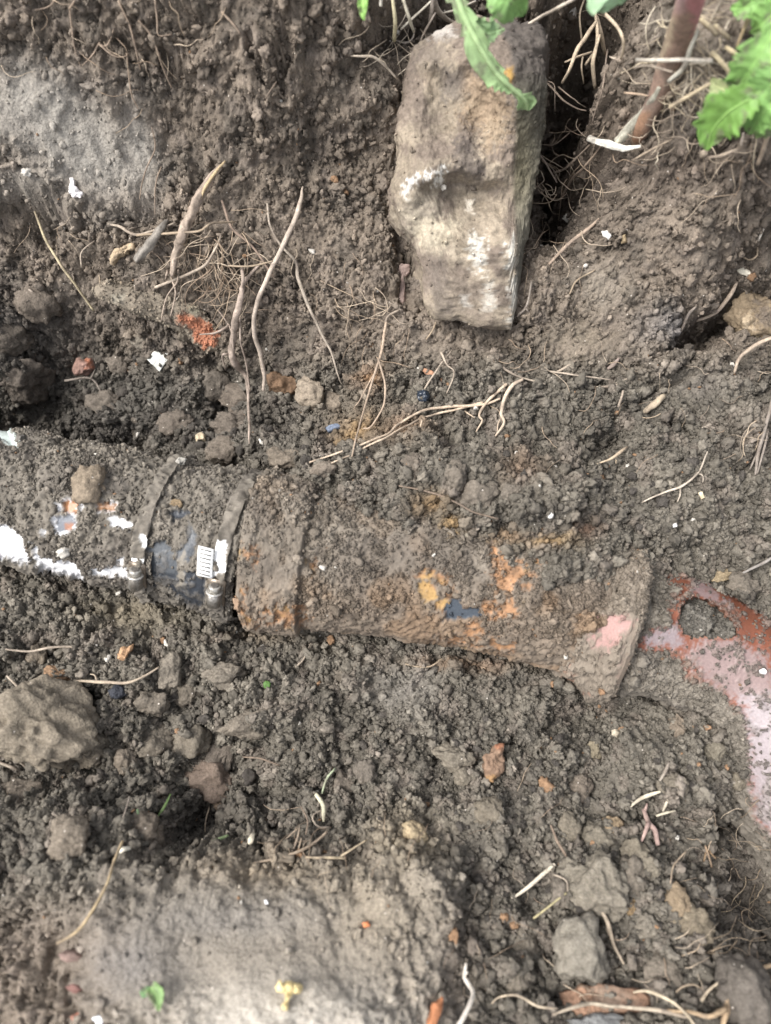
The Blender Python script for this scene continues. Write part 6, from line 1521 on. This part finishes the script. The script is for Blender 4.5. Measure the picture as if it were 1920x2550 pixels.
weed = link('weed_plant', None, label='leafy green weed with glossy lobed leaves at the right edge', cat='weed', group='green weed leaves at the rim')
weed.location = at_z(1880., 150., .262)
leaf('', 12, [(1640, -60), (1520, 20), (1430, 70), (1350, 60)], (40, 110, 90, 8), (40, 110, 70, 8), (.30, .30, .295, .29), (.27, .47, .15), weed, seed=13, teeth=.4)
leaf('', 12, [(1740, 60), (1660, 130), (1580, 210), (1500, 260)], (60, 130, 110, 8), (60, 120, 90, 8), (.30, .30, .295, .285), (.25, .44, .13), weed, seed=14, teeth=.45)
leaf('', 12, [(1720, 220), (1600, 400), (1500, 560), (1400, 700), (1370, 740)], (50, 150, 170, 110, 8), (60, 140, 150, 110, 8), (.315, .31, .30, .285, .28), (.26, .45, .14), weed, seed=15, teeth=.5, cup=.15)
leaf('', 12, [(1780, 480), (1700, 640), (1600, 760), (1560, 860)], (60, 160, 150, 10), (60, 160, 130, 10), (.31, .305, .295, .285), (.21, .38, .12), weed, seed=16, teeth=.4, cup=.2)
leaf('', 12, [(1620, 700), (1480, 800), (1320, 900), (1200, 1040), (1150, 1200)], (40, 130, 190, 150, 8), (40, 120, 200, 130, 8), (.298, .292, .282, .268, .255), MG, weed, seed=17, teeth=.4, cup=.18, stem=(14, 6))
leaf('', 12, [(1760, 720), (1640, 860), (1560, 960), (1490, 1070)], (60, 170, 150, 10), (60, 150, 120, 10), (.30, .292, .282, .27), (.22, .40, .12), weed, seed=18, teeth=.45, cup=.15)
leaf('', 12, [(1700, 900), (1600, 1010), (1540, 1080)], (50, 110, 10), (50, 110, 10), (.27, .265, .258), (.16, .28, .08), weed, seed=19, teeth=.4)
leaf('', 12, [(1420, 690), (1320, 720), (1230, 690), (1190, 640)], (30, 70, 60, 6), (30, 90, 60, 6), (.275, .27, .265, .262), (.42, .47, .24), weed, seed=20, teeth=.3)
leaf('', 12, [(1640, 0), (1600, 110), (1620, 260)], (70, 110, 10), (70, 110, 10), (.29, .285, .28), (.22, .40, .12), weed, seed=21, teeth=.4)
leaf('small torn green leaf bits lying on the near ledge', 9, [(650, 880), (680, 920), (685, 985)], (25, 35, 6), (25, 30, 6), (.146, .148, .15), (.26, .40, .16), seed=22, n=20, m=4, stem=(3, 2))
leaf('tiny green leaf bit beside the torn ones', 9, [(610, 915), (640, 895), (660, 880)], (14, 20, 5), (14, 18, 5), (.14, .142, .143), (.14, .30, .12), seed=23, n=16, m=4, stem=(3, 2))
leaf('green leaf bit at the right of the ledge', 10, [(170, 742), (185, 730), (200, 715)], (10, 18, 4), (10, 16, 4), (.093, .094, .095), (.30, .44, .17), seed=24, n=16, m=4, stem=(3, 2))

print('objects', len(COL.objects), 'tris', sum(sum(len(p.vertices) - 2 for p in o.data.polygons) if len(o.data.polygons) < 5000 else len(o.data.loops) - 2 * len(o.data.polygons) for o in COL.objects if o.type == 'MESH'))
